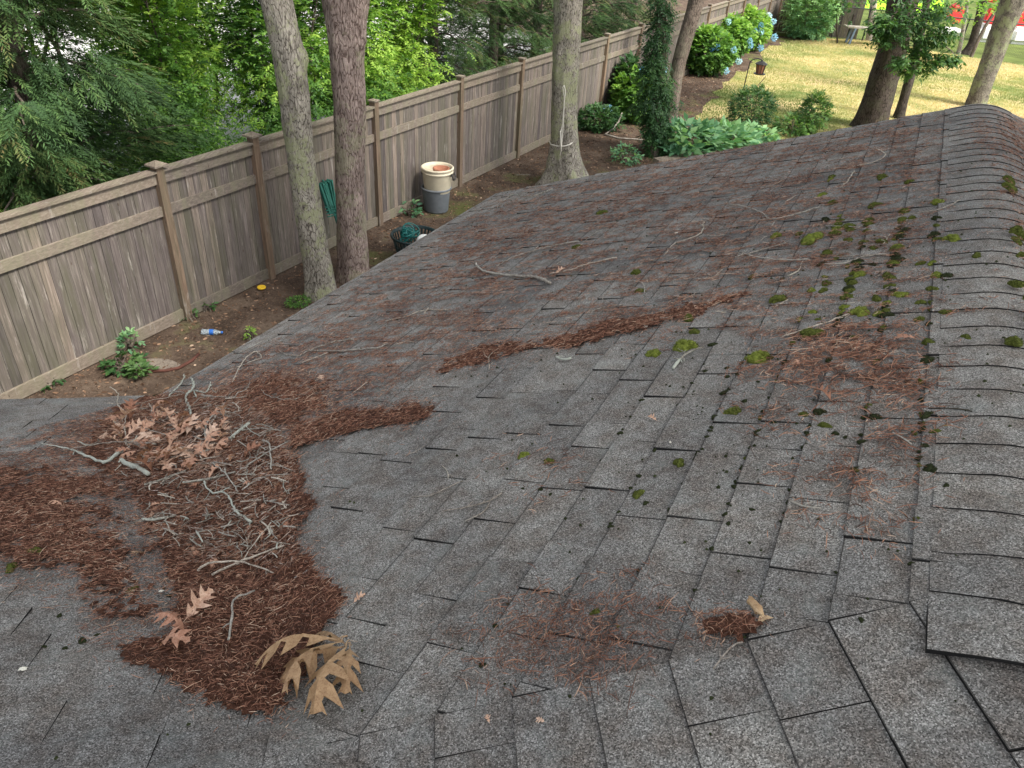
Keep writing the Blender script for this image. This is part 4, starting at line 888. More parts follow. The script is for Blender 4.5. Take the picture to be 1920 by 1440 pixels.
for i, u in enumerate(posts):
    mb = MB(); top = 1.885+rr.uniform(-.01, .01); mb.box(fp(u, -.055, top/2), FD*.047, FN*.050, (0, 0, top/2), 0, rr.uniform(.35, .75)); p = attach(mb.build('fence_post', [M['post']], None, tone=True), FENCE)
    if i < 14:
        mb = MB(); c = fp(u, -.055, top); CW = .085 if i in (3, 4) else .064
        q = [c+FD*a*CW+FN*b*CW for a, b in ((-1, -1), (1, -1), (1, 1), (-1, 1))]; up_ = Vector((0, 0, 1)); ap = c+up_*(.06 if i in (3, 4) else .032)
        mb.face([v+up_*0.0 for v in q][::-1], 0, .6)
        for j in range(4): mb.face([q[j], q[(j+1) % 4], q[(j+1) % 4]+up_*.02, q[j]+up_*.02], 0, .6); mb.face([q[j]+up_*.02, q[(j+1) % 4]+up_*.02, ap], 0, .7)
        cp = mb.build('post_cap', [M['rail']], None, tone=True); cp.data.transform(Matrix.Translation(-WORLD[FENCE.name])); cp.parent = p
for i in range(len(posts)-1):
    a, b = posts[i]+.047, posts[i+1]-.047; L = b-a; mb = MB(); nb = max(3, round(L/.098)); w = L/nb
    pt = rr.uniform(-.12, .12)
    for j in range(nb):
        c = a+(j+.5)*w; t = min(1, max(0, .5+pt+rr.gauss(0, .2))); dp = rr.uniform(-.002, .003)
        mb.box(fp(c, -.030+dp, .90), FD*(w/2-.0022), FN*.009, (0, 0, .80), 0, t)
    mb.box(fp((a+b)/2, -.016, .90), FD*(L/2), FN*.003, (0, 0, .79), 0, 0)
    pn = attach(mb.build('fence_panel', [M['fence']], None, tone=True), FENCE)
    t = .5+rr.uniform(-.25, .35)
    for nm, z, hz_, th, off in (('rail', 1.742, .062, .018, -.055), ('rail', 1.375, .055, .016, -.053), ('rail', .085, .070, .016, -.053), ('cap_board', 1.820, .012, .060, -.045)):
        mb = MB(); mb.box(fp((a+b)/2, off, z), FD*(L/2), FN*th, (0, 0, hz_), 0, min(1, t+rr.uniform(-.1, .1)))
        r_ = mb.build(nm, [M['rail']], None, tone=True); r_.data.transform(Matrix.Translation(-WORLD[FENCE.name])); r_.parent = pn
# rail grain should run along the rail: separate mapping
n_ = M['rail'].node_tree
for q in n_.nodes:
    if q.bl_idname == 'ShaderNodeMapping' and abs(q.inputs['Scale'].default_value[0]-26) < .1: q.inputs['Rotation'].default_value = (0, 0, FH); q.inputs['Scale'].default_value = (26, 2.0, 30)
# return fence at the far end
cn = fp(8.0*4.6); RD = Vector((.97, -.22, 0)).normalized(); RN = Vector((.22, .97, 0)).normalized()
BF = W0(empty('back_fence', cn, 'dark grey board fence closing the far corner behind the hydrangea', 'fence'))
M['darkfence'] = mat_wood('dark_fence', (.10, .085, .08), (.17, .15, .14))
for i in range(2):
    mb = MB()
    for j in range(16): mb.box(cn+RD*(.06+i*1.7+j*.103+.05)+Vector((0, 0, .9)), RD*.049, RN*.01, (0, 0, .88), 0, rr.random())
    attach(mb.build('fence_panel', [M['darkfence']], None, tone=True), BF)
    mb = MB(); mb.box(cn+RD*(i*1.7)+Vector((0, 0, .93)), RD*.05, RN*.05, (0, 0, .93), 0, .5); attach(mb.build('fence_post', [M['darkfence']], None, tone=True), BF)
# corner gate posts: blue grey steel post and a pale wooden post
M['steel'] = simple('blue_grey_steel', (.12, .17, .24), .5, .5, .1); M['blackmetal'] = simple('black_metal', (.02, .02, .022), .5, .4, .1); M['palewood'] = simple('pale_post', (.42, .31, .25), .9, .2, .2, 6)
g0 = at_z(1428, 45, 0)
mb = MB(); mb.tube([g0, g0+Vector((.03, 0, 1.2)), g0+Vector((.05, 0, 2.6))], .06, 10); tag(mb.build('steel_post', [M['steel']]), 'blue grey steel post at the far fence corner', 'post')
g1 = at_z(1436, 46, 0); mb = MB(); mb.box(g1+Vector((0, 0, 1.3)), (.09, 0, 0), (0, .09, 0), (.03, 0, 1.3)); tag(mb.build('wooden_post', [M['palewood']]), 'pale pinkish wooden post beside the steel post at the far corner', 'post')
# chain link fence
CLF = W0(empty('chain_link_fence', at_z(1569, 82, 0), 'low black chain link fence beyond the lawn', 'fence'))
M['wire'] = simple('wire', (.05, .05, .05), .5, .5, .1)
q0_, q1_ = at_z(1447, 58, 0), at_z(1990, 118, 0); q0_.z = q1_.z = 0; cd = (q1_-q0_); cl_ = cd.length; cd.normalize(); npst = 9
for i in range(npst+1):
    p = q0_+cd*cl_*i/npst; mb = MB(); mb.tube([p, p+Vector((0, 0, 1.25))], .03, 8); mb.lathe(p+Vector((0, 0, 1.25)), [(.035, 0), (.03, .03), (.001, .05)], 8); attach(mb.build('fence_post', [M['blackmetal']]), CLF)
mb = MB(); mb.tube([q0_+Vector((0, 0, 1.2)), q1_+Vector((0, 0, 1.2))], .025, 8); attach(mb.build('top_rail', [M['wire']]), CLF)
mb = MB(); k = 0
while k < cl_-1.2:
    for sgn in (0, 1):
        a = q0_+cd*(k+(1.15 if sgn else 0)); b = q0_+cd*(k+(0 if sgn else 1.15)); mb.tube([a+Vector((0, 0, .03)), b+Vector((0, 0, 1.18))], .0022, 3, cap=False)
    k += .085
attach(mb.build('wire_mesh', [M['wire']]), CLF)

# ------------------------------------------------------------------ tree trunks
def tree_trunk(path, mat, parent, name='trunk', nseg=36, furrow=.06, seed=0, flare=1.0, base=None, top=None, knots=()):
    """path: [(centre Vector, radius)] ; bark furrows are real relief"""
    pts = []; rr = np.random.default_rng(seed)
    for (a, ra), (b, rb) in zip(path[:-1], path[1:]):
        m = max(2, int((b-a).length/.07))
        for j in range(m): t = j/m; pts.append((a.lerp(b, t), ra+(rb-ra)*t))
    pts.append(path[-1]); cen = np.array([tuple(p) for p, r in pts]); rad = np.array([r for p, r in pts])
    for _ in range(6): cen[1:-1] = (cen[:-2]+cen[1:-1]*2+cen[2:])/4; rad[1:-1] = (rad[:-2]+rad[1:-1]*2+rad[2:])/4
    n = len(cen); ang = np.arange(nseg)*2*np.pi/nseg; L = cen[:, 2]
    A, Zz = np.meshgrid(ang, L)
    ca, sa = np.cos(A), np.sin(A)
    rid = np.abs(vnoise(ca*3.2+7, sa*3.2+Zz*.9+3, 2.2, seed)-.5)*2
    rel = (rid-.35)*furrow*1.6+(vnoise(ca*2+Zz*.5, sa*2+Zz*1.3, 1.1, seed+3)-.5)*.14+(vnoise(ca*6, sa*6+Zz*4, 2, seed+8)-.5)*.05
    base_f = np.exp(-np.maximum(Zz, 0)/.28)*flare
    roots = 1+base_f*(.35+.45*np.maximum(0, np.cos(A*4+seed))**2*(1)+.25*np.maximum(0, np.cos(A*3+seed*2)))
    for kz, ka, kr in knots: rel = rel+kr*np.exp(-((Zz-kz)/.10)**2-(np.angle(np.exp(1j*(A-ka)))/.35)**2)
    Rr = rad[:, None]*(1+rel)*roots
    V = np.stack([cen[:, 0:1]+ca*Rr, cen[:, 1:2]+sa*Rr, np.repeat(cen[:, 2:3], nseg, 1)], -1).reshape(-1, 3)
    i, j = np.meshgrid(np.arange(n-1), np.arange(nseg), indexing='ij'); a = i*nseg+j; b = i*nseg+(j+1) % nseg
    F = np.stack([a, b, b+nseg, a+nseg], -1).reshape(-1, 4)
    return attach(mesh_np(name, V, F, mat, smooth=True), parent)
def px_path(lst, Y):                                # [(x, y, width_px)] in the vertical plane y = Y
    out = []
    for x, y, w in lst:
        p = at_y(x, y, Y); out.append((p, w/2*(p-CAM).length/FPX*.98))
    return out
def extend(path, z, dx=0, dy=0, k=.6):
    p, r = path[-1]; q, _ = path[-2]; d = (p-q).normalized(); h = z-p.z; return path+[(Vector((p.x+d.x/d.z*h*.5+dx, p.y+d.y/max(d.z, .3)*h*.5+dy, z)), r*k)]

# leaf clouds -------------------------------------------------------
def diamonds(P, Dv, Nv, L, Wd):
    """leaflets: base P, direction Dv, face normal Nv -> quads"""
    S = np.cross(Dv, Nv); S /= np.linalg.norm(S, axis=1)[:, None]+1e-9
    L = L[:, None]; Wd = Wd[:, None]; mid = P+Dv*L*.45
    V = np.stack([P, mid+S*Wd-Nv*L*.04, P+Dv*L-Nv*L*.12, mid-S*Wd-Nv*L*.04], 1).reshape(-1, 3)
    return V, np.arange(len(P)*4).reshape(-1, 4)
def unit(v): return v/(np.linalg.norm(v, axis=1)[:, None]+1e-9)
def sprays(O, Dr, length, nl, leaf, wid, droop=.25, rng=RNG, angle=.9, jit=.25):
    """compound leaves: nl pairs of leaflets along each rachis"""
    n = len(O); up0 = np.array([0, 0, 1.])[None, :]; Dr = unit(Dr); side = unit(np.cross(Dr, up0)+1e-4); nor = unit(np.cross(side, Dr)+rng.normal(0, .25, (n, 3)))
    Vs = []; tot = 0; Ps, Ds, Ns, Ls, Ws, Id = [], [], [], [], [], []
    for k in range(nl):
        t = (k+.6)/nl; c = O+Dr*(length*t)[:, None]-np.array([0, 0, 1.])*((length*droop)*t*t)[:, None]
        for sg in ((-1, 1) if k < nl-1 else (0,)):
            d = unit(Dr*math.cos(angle if sg else 0)+side*sg*math.sin(angle)+rng.normal(0, jit, (n, 3))-up0*.12)
            Ps.append(c); Ds.append(d); Ns.append(unit(nor+rng.normal(0, .25, (n, 3)))); lf = leaf*(1.15-.5*abs(t-.45)); Ls.append(lf*rng.uniform(.8, 1.15, n)); Ws.append(np.full(n, lf*wid)); Id.append(np.arange(n))
    V, F = diamonds(np.concatenate(Ps), np.concatenate(Ds), np.concatenate(Ns), np.concatenate(Ls), np.concatenate(Ws))
    return V, F, np.concatenate(Id)
def foliage(name, O, Dr, length, nl, leaf, wid, tone, mat, parent, **k):
    uu = O@np.array(FD); oo = O@np.array(FN)-FO
    ok_ = ~((oo < .42) & (O[:, 2] < 2.02) & (float(parent.location.dot(FN)) > FO)); O, Dr, length, tone = O[ok_], Dr[ok_], length[ok_], tone[ok_]
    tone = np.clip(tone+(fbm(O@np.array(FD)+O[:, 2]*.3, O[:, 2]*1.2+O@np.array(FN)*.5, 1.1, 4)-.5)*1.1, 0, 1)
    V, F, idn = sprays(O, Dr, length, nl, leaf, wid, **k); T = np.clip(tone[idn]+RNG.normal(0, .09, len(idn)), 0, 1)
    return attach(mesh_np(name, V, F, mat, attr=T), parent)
def blob_pts(n, c, r, shell=.5):                    # points in an ellipsoid, denser outside
    d = unit(RNG.normal(0, 1, (n, 3))); q = RNG.random(n)**(1/3)*(1-shell)+shell*RNG.random(n)**.25
    return np.array(c)+d*q[:, None]*np.array(r), d

M['locust'] = mat_leaf('locust_leaf', [(.04, .10, .03), (.09, .20, .045), (.18, .34, .06), (.36, .52, .10)], .45)
M['oakgreen'] = mat_leaf('oak_green', [(.025, .07, .022), (.045, .11, .03), (.075, .16, .04), (.14, .24, .05)], .35)
M['conifer'] = mat_leaf('conifer_scale', [(.028, .058, .024), (.048, .098, .034), (.085, .15, .045), (.12, .10, .04)], .15, .7, .2)
M['ivy'] = mat_leaf('ivy_leaf', [(.018, .05, .018), (.03, .085, .028), (.05, .12, .035), (.09, .17, .05)], .3)
M['hyd'] = mat_leaf('hydrangea_leaf', [(.05, .12, .03), (.10, .22, .045), (.18, .34, .06), (.30, .45, .10)], .4)
M['fig'] = mat_leaf('fig_leaf', [(.04, .12, .07), (.08, .20, .11), (.13, .28, .15), (.24, .40, .18)], .4)
M['spruce'] = mat_leaf('spruce_needle', [(.05, .15, .07), (.10, .25, .11), (.18, .36, .15), (.28, .45, .18)], .25)

def limb(mb, a, b, r0, r1, seed, sag=.0, kink=.06):
    rr = random.Random(seed); a, b = Vector(a), Vector(b); L = (b-a).length; pts, rad = [], []
    for i in range(9):
        t = i/8; q = a.lerp(b, t)+Vector((rr.uniform(-1, 1), rr.uniform(-1, 1), rr.uniform(-1, 1)))*L*kink*math.sin(math.pi*t)*.6+Vector((0, 0, sag*L*math.sin(math.pi*t))); pts.append(q); rad.append(r0+(r1-r0)*t)
    mb.tube(pts, rad, 7); return pts
def oak_crown(parent, c, r, n, seed, trunk_top, mat='oakgreen', leaf=.13):
    mb = MB(); rr = random.Random(seed)
    for i in range(9):
        a = i/9*6.28+rr.uniform(-.3, .3); e = rr.uniform(.2, .75)
        limb(mb, trunk_top-Vector((0, 0, rr.uniform(0, 1.2))), Vector(c)+Vector((math.cos(a)*r[0]*e, math.sin(a)*r[1]*e, rr.uniform(-.3, .7)*r[2])), .09, .02, seed+i)
    attach(mb.build('limb', [M['bark4']], None, smooth=True), parent)
    cl, _ = blob_pts(max(12, n//160), c, r, .45); O = cl[RNG.integers(0, len(cl), n)]+RNG.normal(0, .42, (n, 3))
    foliage('crown', O, RNG.normal(0, 1, (n, 3))*np.array([1, 1, .4]), np.full(n, .16), 3, leaf, .30, np.clip(RNG.beta(2, 2, n), 0, 1), M[mat], parent)

def big_tree(name, label, path, Yp, mat, crown, seed, flare=1.0, furrow=.06, knots=(), n=2600, dx=0, dy=0, zt=8.6, nseg=40):
    p = px_path(path, Yp); base, r0 = p[0]
    e = W0(empty(name, Vector((base.x, base.y, 0)), label, 'tree'))
    p = [(Vector((base.x, base.y, -.06)), r0)]+p[1:] if base.z < .15 else [(Vector((base.x, base.y, -.06)), r0), p[0]]+p[1:]
    full = extend(p, zt, dx, dy)
    tree_trunk(full, M[mat], e, seed=seed, flare=flare, furrow=furrow, knots=knots, nseg=nseg)
    if crown: oak_crown(e, *crown, n, seed, full[-1][0])
    return e, full
g = ground(600, 553)
T1, _ = big_tree('oak_tree', 'leaning grey oak trunk with yellow green lichen, left of the reddish trunk', [(603, 553, 52), (592, 480, 46), (575, 380, 49), (562, 280, 46), (557, 225, 49), (548, 150, 52), (533, 60, 50), (518, 0, 52), (508, -40, 54)], g.y, 'bark1', ((g.x-.7, g.y, 9.8), (2.6, 2.6, 1.8)), 3, .45, .05, ((2.9, 0.2, .35), (2.2, 3.0, .15)))
g = ground(662, 522)
T2, _ = big_tree('oak_tree', 'straight reddish brown oak trunk right of the leaning grey trunk', [(662, 522, 54), (660, 430, 52), (655, 330, 50), (655, 240, 54), (655, 185, 58), (651, 130, 58), (650, 60, 66), (650, 0, 76), (650, -40, 80)], g.y, 'bark2', ((g.x+.3, g.y+1.6, 10.2), (2.4, 2.4, 1.8)), 4, .30, .06, ((3.05, 5.9, .16), (3.4, 3.2, .12)))
g = ground(1062, 347)
T3, t3p = big_tree('oak_tree', 'stout oak trunk with a white rope tied round its flared base', [(1064, 347, 66), (1060, 300, 55), (1058, 250, 49), (1057, 200, 46), (1060, 120, 46), (1063, 60, 45), (1066, 0, 47), (1067, -30, 48)], g.y, 'bark1', ((g.x, g.y+1, 10.2), (3.0, 3.0, 2.0)), 5, 1.0, .06, ((1.9, 5.6, .18), (3.2, 5.8, .12)))
g = ground(1226, 292)
T4, _ = big_tree('ivy_tree', 'slender trunk wrapped in climbing ivy beside the fence', [(1225, 292, 22), (1228, 240, 20), (1234, 170, 18), (1239, 90, 18), (1240, 30, 16), (1240, -30, 17)], g.y, 'bark4', ((g.x+.2, g.y+1, 9.8), (1.8, 1.8, 1.4)), 6, .5, .05, n=900, nseg=24)
g5 = ground(1257, 228)
T5, _ = big_tree('oak_tree', 'brown trunk leaning right, directly behind the ivy covered trunk', [(1256, 228, 20), (1264, 180, 21), (1268, 140, 22), (1280, 90, 24), (1295, 40, 26), (1306, 0, 26), (1315, -40, 26)], g5.y, 'bark4', None, 7, .25, .05, nseg=28)
g6 = ground(1630, 240)
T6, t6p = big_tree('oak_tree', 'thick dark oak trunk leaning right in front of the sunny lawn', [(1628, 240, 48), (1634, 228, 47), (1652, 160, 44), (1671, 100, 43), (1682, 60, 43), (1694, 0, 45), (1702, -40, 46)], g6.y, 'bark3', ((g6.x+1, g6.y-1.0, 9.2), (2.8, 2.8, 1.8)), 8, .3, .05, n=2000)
g7 = ground(1687, 222)
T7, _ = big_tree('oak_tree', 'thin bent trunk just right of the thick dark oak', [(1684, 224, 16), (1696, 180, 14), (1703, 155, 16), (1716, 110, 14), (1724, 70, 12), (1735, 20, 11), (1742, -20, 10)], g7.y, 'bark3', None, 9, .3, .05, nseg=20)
g8 = ground(1830, 200)
T8, _ = big_tree('oak_tree', 'lichen streaked trunk leaning right behind the roof ridge', [(1828, 200, 28), (1845, 150, 28), (1862, 105, 29), (1880, 55, 31), (1898, 10, 34), (1912, -30, 34)], g8.y, 'bark5', None, 10, .2, .05, nseg=28)
T9, _ = big_tree('birch_tree', 'pale slim trunk behind the grey plank bench', [(1630, 74, 9), (1632, 50, 10), (1636, 20, 10), (1640, -10, 11)], ground(1630, 76).y, 'paletwig', None, 11, .2, .04, nseg=16)
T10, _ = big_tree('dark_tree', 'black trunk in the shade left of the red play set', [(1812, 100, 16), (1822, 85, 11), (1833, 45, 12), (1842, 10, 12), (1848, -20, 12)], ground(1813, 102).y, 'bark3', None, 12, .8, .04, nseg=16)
T11, _ = big_tree('young_tree', 'slim grey trunk leaning right beside the black trunk', [(1821, 106, 5), (1832, 80, 5), (1848, 48, 5), (1866, 22, 5), (1880, -5, 5)], ground(1821, 107).y, 'bark4', None, 13, .1, .03, nseg=12)
T12, _ = big_tree('young_tree', 'short pale grey trunk left of the black trunk', [(1797, 101, 7), (1802, 80, 6), (1806, 55, 6), (1812, 20, 5), (1815, -15, 5)], ground(1797, 102).y, 'bark1', None, 14, .1, .03, nseg=12)
T13, _ = big_tree('dark_tree', 'dark trunk behind the spruce bush at the far fence', [(1549, 36, 10), (1549, 0, 10), (1549, -20, 10)], ground(1549, 38).y, 'bark4', None, 15, .2, .03, nseg=12)
# low oak boughs hanging in front of the dark trunk
def bough(name, parent, centers, n, mat, leafL, tone0, length=.14, nl=2, sd=.22, wid=.2, sag=.35):
    O = np.concatenate([np.array(c)+RNG.normal(0, 1, (n, 3))*np.array([s_, s_, s_*.75]) for c, s_ in centers]); m = len(O)
    return foliage(name, O, RNG.normal(0, 1, (m, 3))*np.array([1, 1, .3])+np.array([0, 0, -.3]), np.full(m, length), nl, leafL, wid, np.clip(RNG.normal(tone0, .2, m), 0, 1), M[mat], parent, droop=sag)
Yb = g6.y-1.2; cs = []
for x, y, s_ in [(1660, 55, .22), (1690, 45, .25), (1725, 50, .28), (1755, 35, .3), (1700, 15, .3), (1760, 5, .3), (1740, 75, .24), (1775, 65, .18), (1720, 100, .18), (1745, 105, .2), (1690, 115, .12), (1700, 130, .12), (1730, 125, .15), (1770, 110, .08), (1790, 112, .08), (1660, 70, .12), (1712, 72, .25), (1745, 30, .3), (1650, 35, .12), (1645, 55, .12)]:
    cs.append((at_y(x, y, Yb+random.uniform(-.4, .4)), s_*.8))
bough('low_foliage', T6, cs, 52, 'oakgreen', .11, .38, .12, 3, wid=.21)
mb = MB(); s0_ = at_y(1694, 0, g6.y)
for x, y in ((1690, 45), (1755, 35), (1740, 105), (1795, 112), (1720, 100), (1660, 55)): limb(mb, s0_, at_y(x, y, Yb), .03, .008, x)
attach(mb.build('bough', [M['bark4']], None, smooth=True), T6)
# foliage hanging over the play set / far right
cs = [(at_y(x, y, ground(1813, 102).y-3), s_) for x, y, s_ in [(1845, 2, .4), (1880, -4, .5), (1905, -8, .5), (1775, 8, .4), (1765, 30, .3)]]
bough('low_foliage', T10, cs, 60, 'locust', .11, .35, .14, 3, wid=.3)
cs = [(at_y(x, y, 33), s_) for x, y, s_ in [(1560, -8, .4), (1580, -3, .35), (1605, -12, .4), (1690, -8, .5), (1665, -10, .3)]]
bough('low_foliage', T9, cs, 60, 'oakgreen', .12, .4, .14, 3, wid=.3)

# ivy on its trunk
O, Dd = [], []
for x, y, hw, k in [(1227, 285, 14, 160), (1226, 262, 18, 240), (1225, 240, 24, 300), (1226, 215, 34, 380), (1228, 190, 42, 420), (1228, 165, 40, 420), (1230, 140, 34, 360), (1230, 118, 30, 300), (1230, 95, 24, 220), (1232, 75, 28, 200), (1232, 55, 22, 160), (1235, 35, 16, 130), (1234, 12, 20, 160), (1235, -10, 24, 150), (1258, 190, 14, 60), (1252, 20, 12, 60)]:
    hw *= random.uniform(.55, .95); k = int(k*.52); c = at_y(x+random.uniform(-6, 6), y, ground(1226, 292).y); r_ = hw*(c-CAM).length/FPX
    a = RNG.uniform(0, 6.28, k); q = RNG.uniform(.35, 1.0, k)*r_
    O.append(np.stack([c.x+np.cos(a)*q, c.y+np.sin(a)*q, c.z+RNG.normal(0, .14, k)], -1)); Dd.append(np.stack([np.cos(a), np.sin(a), RNG.uniform(-.9, -.1, k)], -1))
O = np.concatenate(O); Dd = np.concatenate(Dd); foliage('ivy_leaves', O, Dd, np.full(len(O), .15), 4, .062, .24, np.clip(RNG.beta(2, 2.6, len(O)), 0, 1), M['ivy'], T4, droop=.5)
# rope round the oak
M['rope'] = simple('white_rope', (.55, .52, .46), .9, .1, .1, 60)
ROPE = MB(); zc = at_y(1052, 271, T3.location.y).z; rr = random.Random(3)
pr_ = [(1030, 265), (1033, 271), (1045, 274), (1058, 274), (1068, 271), (1075, 266)]
Yr = T3.location.y
def frontof(x, y, off): return at_y(x, y, Yr-off)
ROPE.tube([frontof(x, y, o_) for (x, y), o_ in zip(pr_, (.12, .30, .40, .42, .36, .18))], .011, 6)
ROPE.tube([frontof(x, y, o_) for (x, y), o_ in (((1058, 160), .30), ((1060, 172), .33), ((1058, 190), .32), ((1055, 230), .36), ((1051, 250), .38), ((1050, 275), .42))], .009, 6)
ROPE.tube([frontof(x, y, o_) for (x, y), o_ in (((1058, 160), .30), ((1055, 163), .30), ((1058, 185), .32), ((1056, 235), .38), ((1053, 272), .44), ((1050, 292), .46))], .008, 6)
ROPE.tube([frontof(x, y, o_) for (x, y), o_ in (((1051, 245), .38), ((1052, 270), .44), ((1052, 284), .46))], .014, 6)
tag(ROPE.build('rope', [M['rope']], None, smooth=True), 'white rope looped and hanging on the stout oak trunk', 'rope')

# ------------------------------------------------------------------ trees beyond the fence
def sapling(u, o, h, w, n, tone, seed, label, name='locust_tree', mat='locust', leaf=.070, grp=None, z0=.5, stems=5):
    e = W0(empty(name, fp(u, o), label, 'tree', grp)); rr = random.Random(seed); mb = MB(); tips = []
    for i in range(stems):
        a = Vector(fp(u+rr.uniform(-.25, .25), o+rr.uniform(-.2, .2), -.05)); b = a+Vector((rr.uniform(-1, 1)*w*.5, rr.uniform(-1, 1)*w*.5, h*rr.uniform(.75, 1)))
        P = limb(mb, a, b, rr.uniform(.025, .05), .010, seed*9+i, 0, .05)
        for q in range(2, 9):
            for _ in range(2):
                d = Vector((rr.uniform(-1, 1), rr.uniform(-1, 1), rr.uniform(0, .6))).normalized(); t = P[q]+d*rr.uniform(.4, w*.55)
                limb(mb, P[q], t, .010, .004, seed*31+q+i, 0, .08); tips.append((P[q], t))
    attach(mb.build('stem', [M['bark4']], None, smooth=True), e)
    n = int(n*1.5); T = np.array([tuple(b) for a, b in tips]); A0 = np.array([tuple(a) for a, b in tips]); i = RNG.integers(0, len(T), n); q = RNG.uniform(.35, 1.1, n)[:, None]
    O = A0[i]+(T[i]-A0[i])*q+RNG.normal(0, .16, (n, 3)); O = O[O[:, 2] > z0]; m = len(O)
    Dr = unit(unit(O-np.array([fp(u, o).x, fp(u, o).y, h*.5]))+RNG.normal(0, .6, (m, 3)))*np.array([1, 1, .45])
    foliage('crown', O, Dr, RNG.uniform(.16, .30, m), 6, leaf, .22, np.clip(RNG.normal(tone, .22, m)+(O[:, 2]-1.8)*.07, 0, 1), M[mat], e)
    return e
def conifer(u, o, h, rad, n, seed, label, tone=.45, lean=0, z0=.3, brown=.06, name='cypress_tree', dens_low=1.0):
    e = W0(empty(name, fp(u, o), label, 'tree')); rr = random.Random(seed); c = fp(u, o); mb = MB()
    path = [(c+Vector((0, 0, -.05)), .13), (c+Vector((.03, 0, 1.5)), .11), (c+Vector((lean, .05, 3.2)), .09), (c+Vector((lean*1.5, 0, h)), .03)]
    tree_trunk(path, M['bark4'], e, seed=seed, flare=.4, nseg=18)
    O, Dr, Ln = [], [], []
    nb = int(h*9)
    for i in range(nb):
        z = z0+(h-z0)*((i+.5)/nb)**1.1; a = i*2.4+rr.uniform(-.4, .4); L = rad*(1-.55*(z/h)**1.6)*rr.uniform(.75, 1.1)
        st = c+Vector((lean*z/h*1.5, 0, z)); d = Vector((math.cos(a), math.sin(a), rr.uniform(-.05, .35))); en = st+d*L+Vector((0, 0, -.10*L))
        if en.dot(FN)-FO < .25 and z < 2.2: en = st+d*L*max(.1, min(1, (st.dot(FN)-FO-.3)/max(.05, -d.dot(FN)*L)))
        P = limb(mb, st, en, .022, .006, seed*17+i, .05, .05); k = max(6, int(n*1.9/nb))
        for _ in range(k):
            t = rr.uniform(.2, 1.0); q = P[min(8, int(t*8))]; sdv = d.cross(Vector((0, 0, 1))).normalized()*rr.choice((-1, 1))
            q2 = q+sdv*rr.uniform(0, .45)*(1.15-t)*1.2+Vector((rr.gauss(0, .07), rr.gauss(0, .07), rr.gauss(0, .09)-.05)); O.append(tuple(q2)); v = (d*rr.uniform(.5, 1)+sdv*rr.uniform(.1, .9)+Vector((0, 0, rr.uniform(-.5, .15)))); Dr.append(tuple(v)); Ln.append(rr.uniform(.22, .42))
    attach(mb.build('branches', [M['bark4']], None, smooth=True), e)
    O = np.array(O); Dr = np.array(Dr); m = len(O); tn = np.clip(RNG.normal(tone, .17, m), 0, .72); tn = np.where(RNG.random(m) < brown*.5, .85, tn)
    foliage('foliage', O, Dr, np.array(Ln), 12, .068, .095, tn, M['conifer'], e, droop=.30, angle=.62, jit=.16); return e
conifer(4.75, 1.15, 5.8, 1.9, 5200, 1, 'dark feathery cypress drooping over the fence at the far left', .45, .1)
conifer(3.3, 1.9, 6.0, 2.0, 4200, 2, 'dark cypress at the left edge of the view, its boughs in shade', .35, 0)
conifer(2.2, 3.6, 5.2, 1.5, 1500, 3, 'dark cypress set back behind the drooping one', .3, .1)
sapling(6.2, 3.0, 4.8, 1.5, 2100, .42, 11, 'leafy locust thicket just right of the drooping cypress')
sapling(7.6, 2.4, 4.7, 1.5, 2300, .50, 12, 'locust saplings with thin bare lower stems left of the leaning trunk')
sapling(8.8, 3.6, 5.0, 1.6, 2100, .60, 13, 'yellow green locust set back behind the thin saplings')
sapling(9.5, 1.9, 4.3, 1.3, 1700, .45, 14, 'locust sapling directly behind the leaning grey trunk')
sapling(10.9, 2.2, 4.6, 1.5, 2400, .70, 15, 'bright yellow green locust between the two near trunks')
sapling(12.3, 2.0, 4.4, 1.3, 2200, .78, 16, 'bright locust showing right of the reddish trunk')
sapling(5.2, 5.2, 5.2, 1.8, 1500, .75, 17, 'sunlit locust crown glimpsed high behind the cypress')
sapling(11.5, 4.2, 5.0, 1.8, 1500, .6, 18, 'green locust set back behind the bright one')
conifer(13.8, 2.1, 5.6, 1.7, 2600, 4, 'dark cypress with a reddish trunk between the second and third near trunks', .38, 0, brown=.09)
conifer(15.9, 1.9, 5.6, 1.7, 2600, 5, 'dense dark cypress left of the roped oak', .34)
conifer(18.2, 2.0, 5.6, 1.7, 2400, 6, 'dense dark cypress straight behind the roped oak', .3)
conifer(20.4, 1.8, 5.6, 1.6, 2200, 7, 'dark cypress overhanging the fence right of the roped oak', .3)
conifer(22.8, 2.2, 5.6, 1.6, 1800, 8, 'dark cypress behind the ivy covered trunk', .3)
conifer(25.2, 2.2, 5.6, 1.6, 1500, 9, 'dark cypress farthest along the fence', .3)
conifer(12.6, 4.6, 6.0, 1.8, 1400, 20, 'dark cypress well behind the bright locust', .25)
conifer(16.9, 4.6, 6.0, 2.0, 1300, 21, 'dark cypress in the second row behind the roped oak', .22)
conifer(21.0, 4.6, 6.0, 2.0, 1200, 22, 'dark cypress in the second row beyond the roped oak', .22)
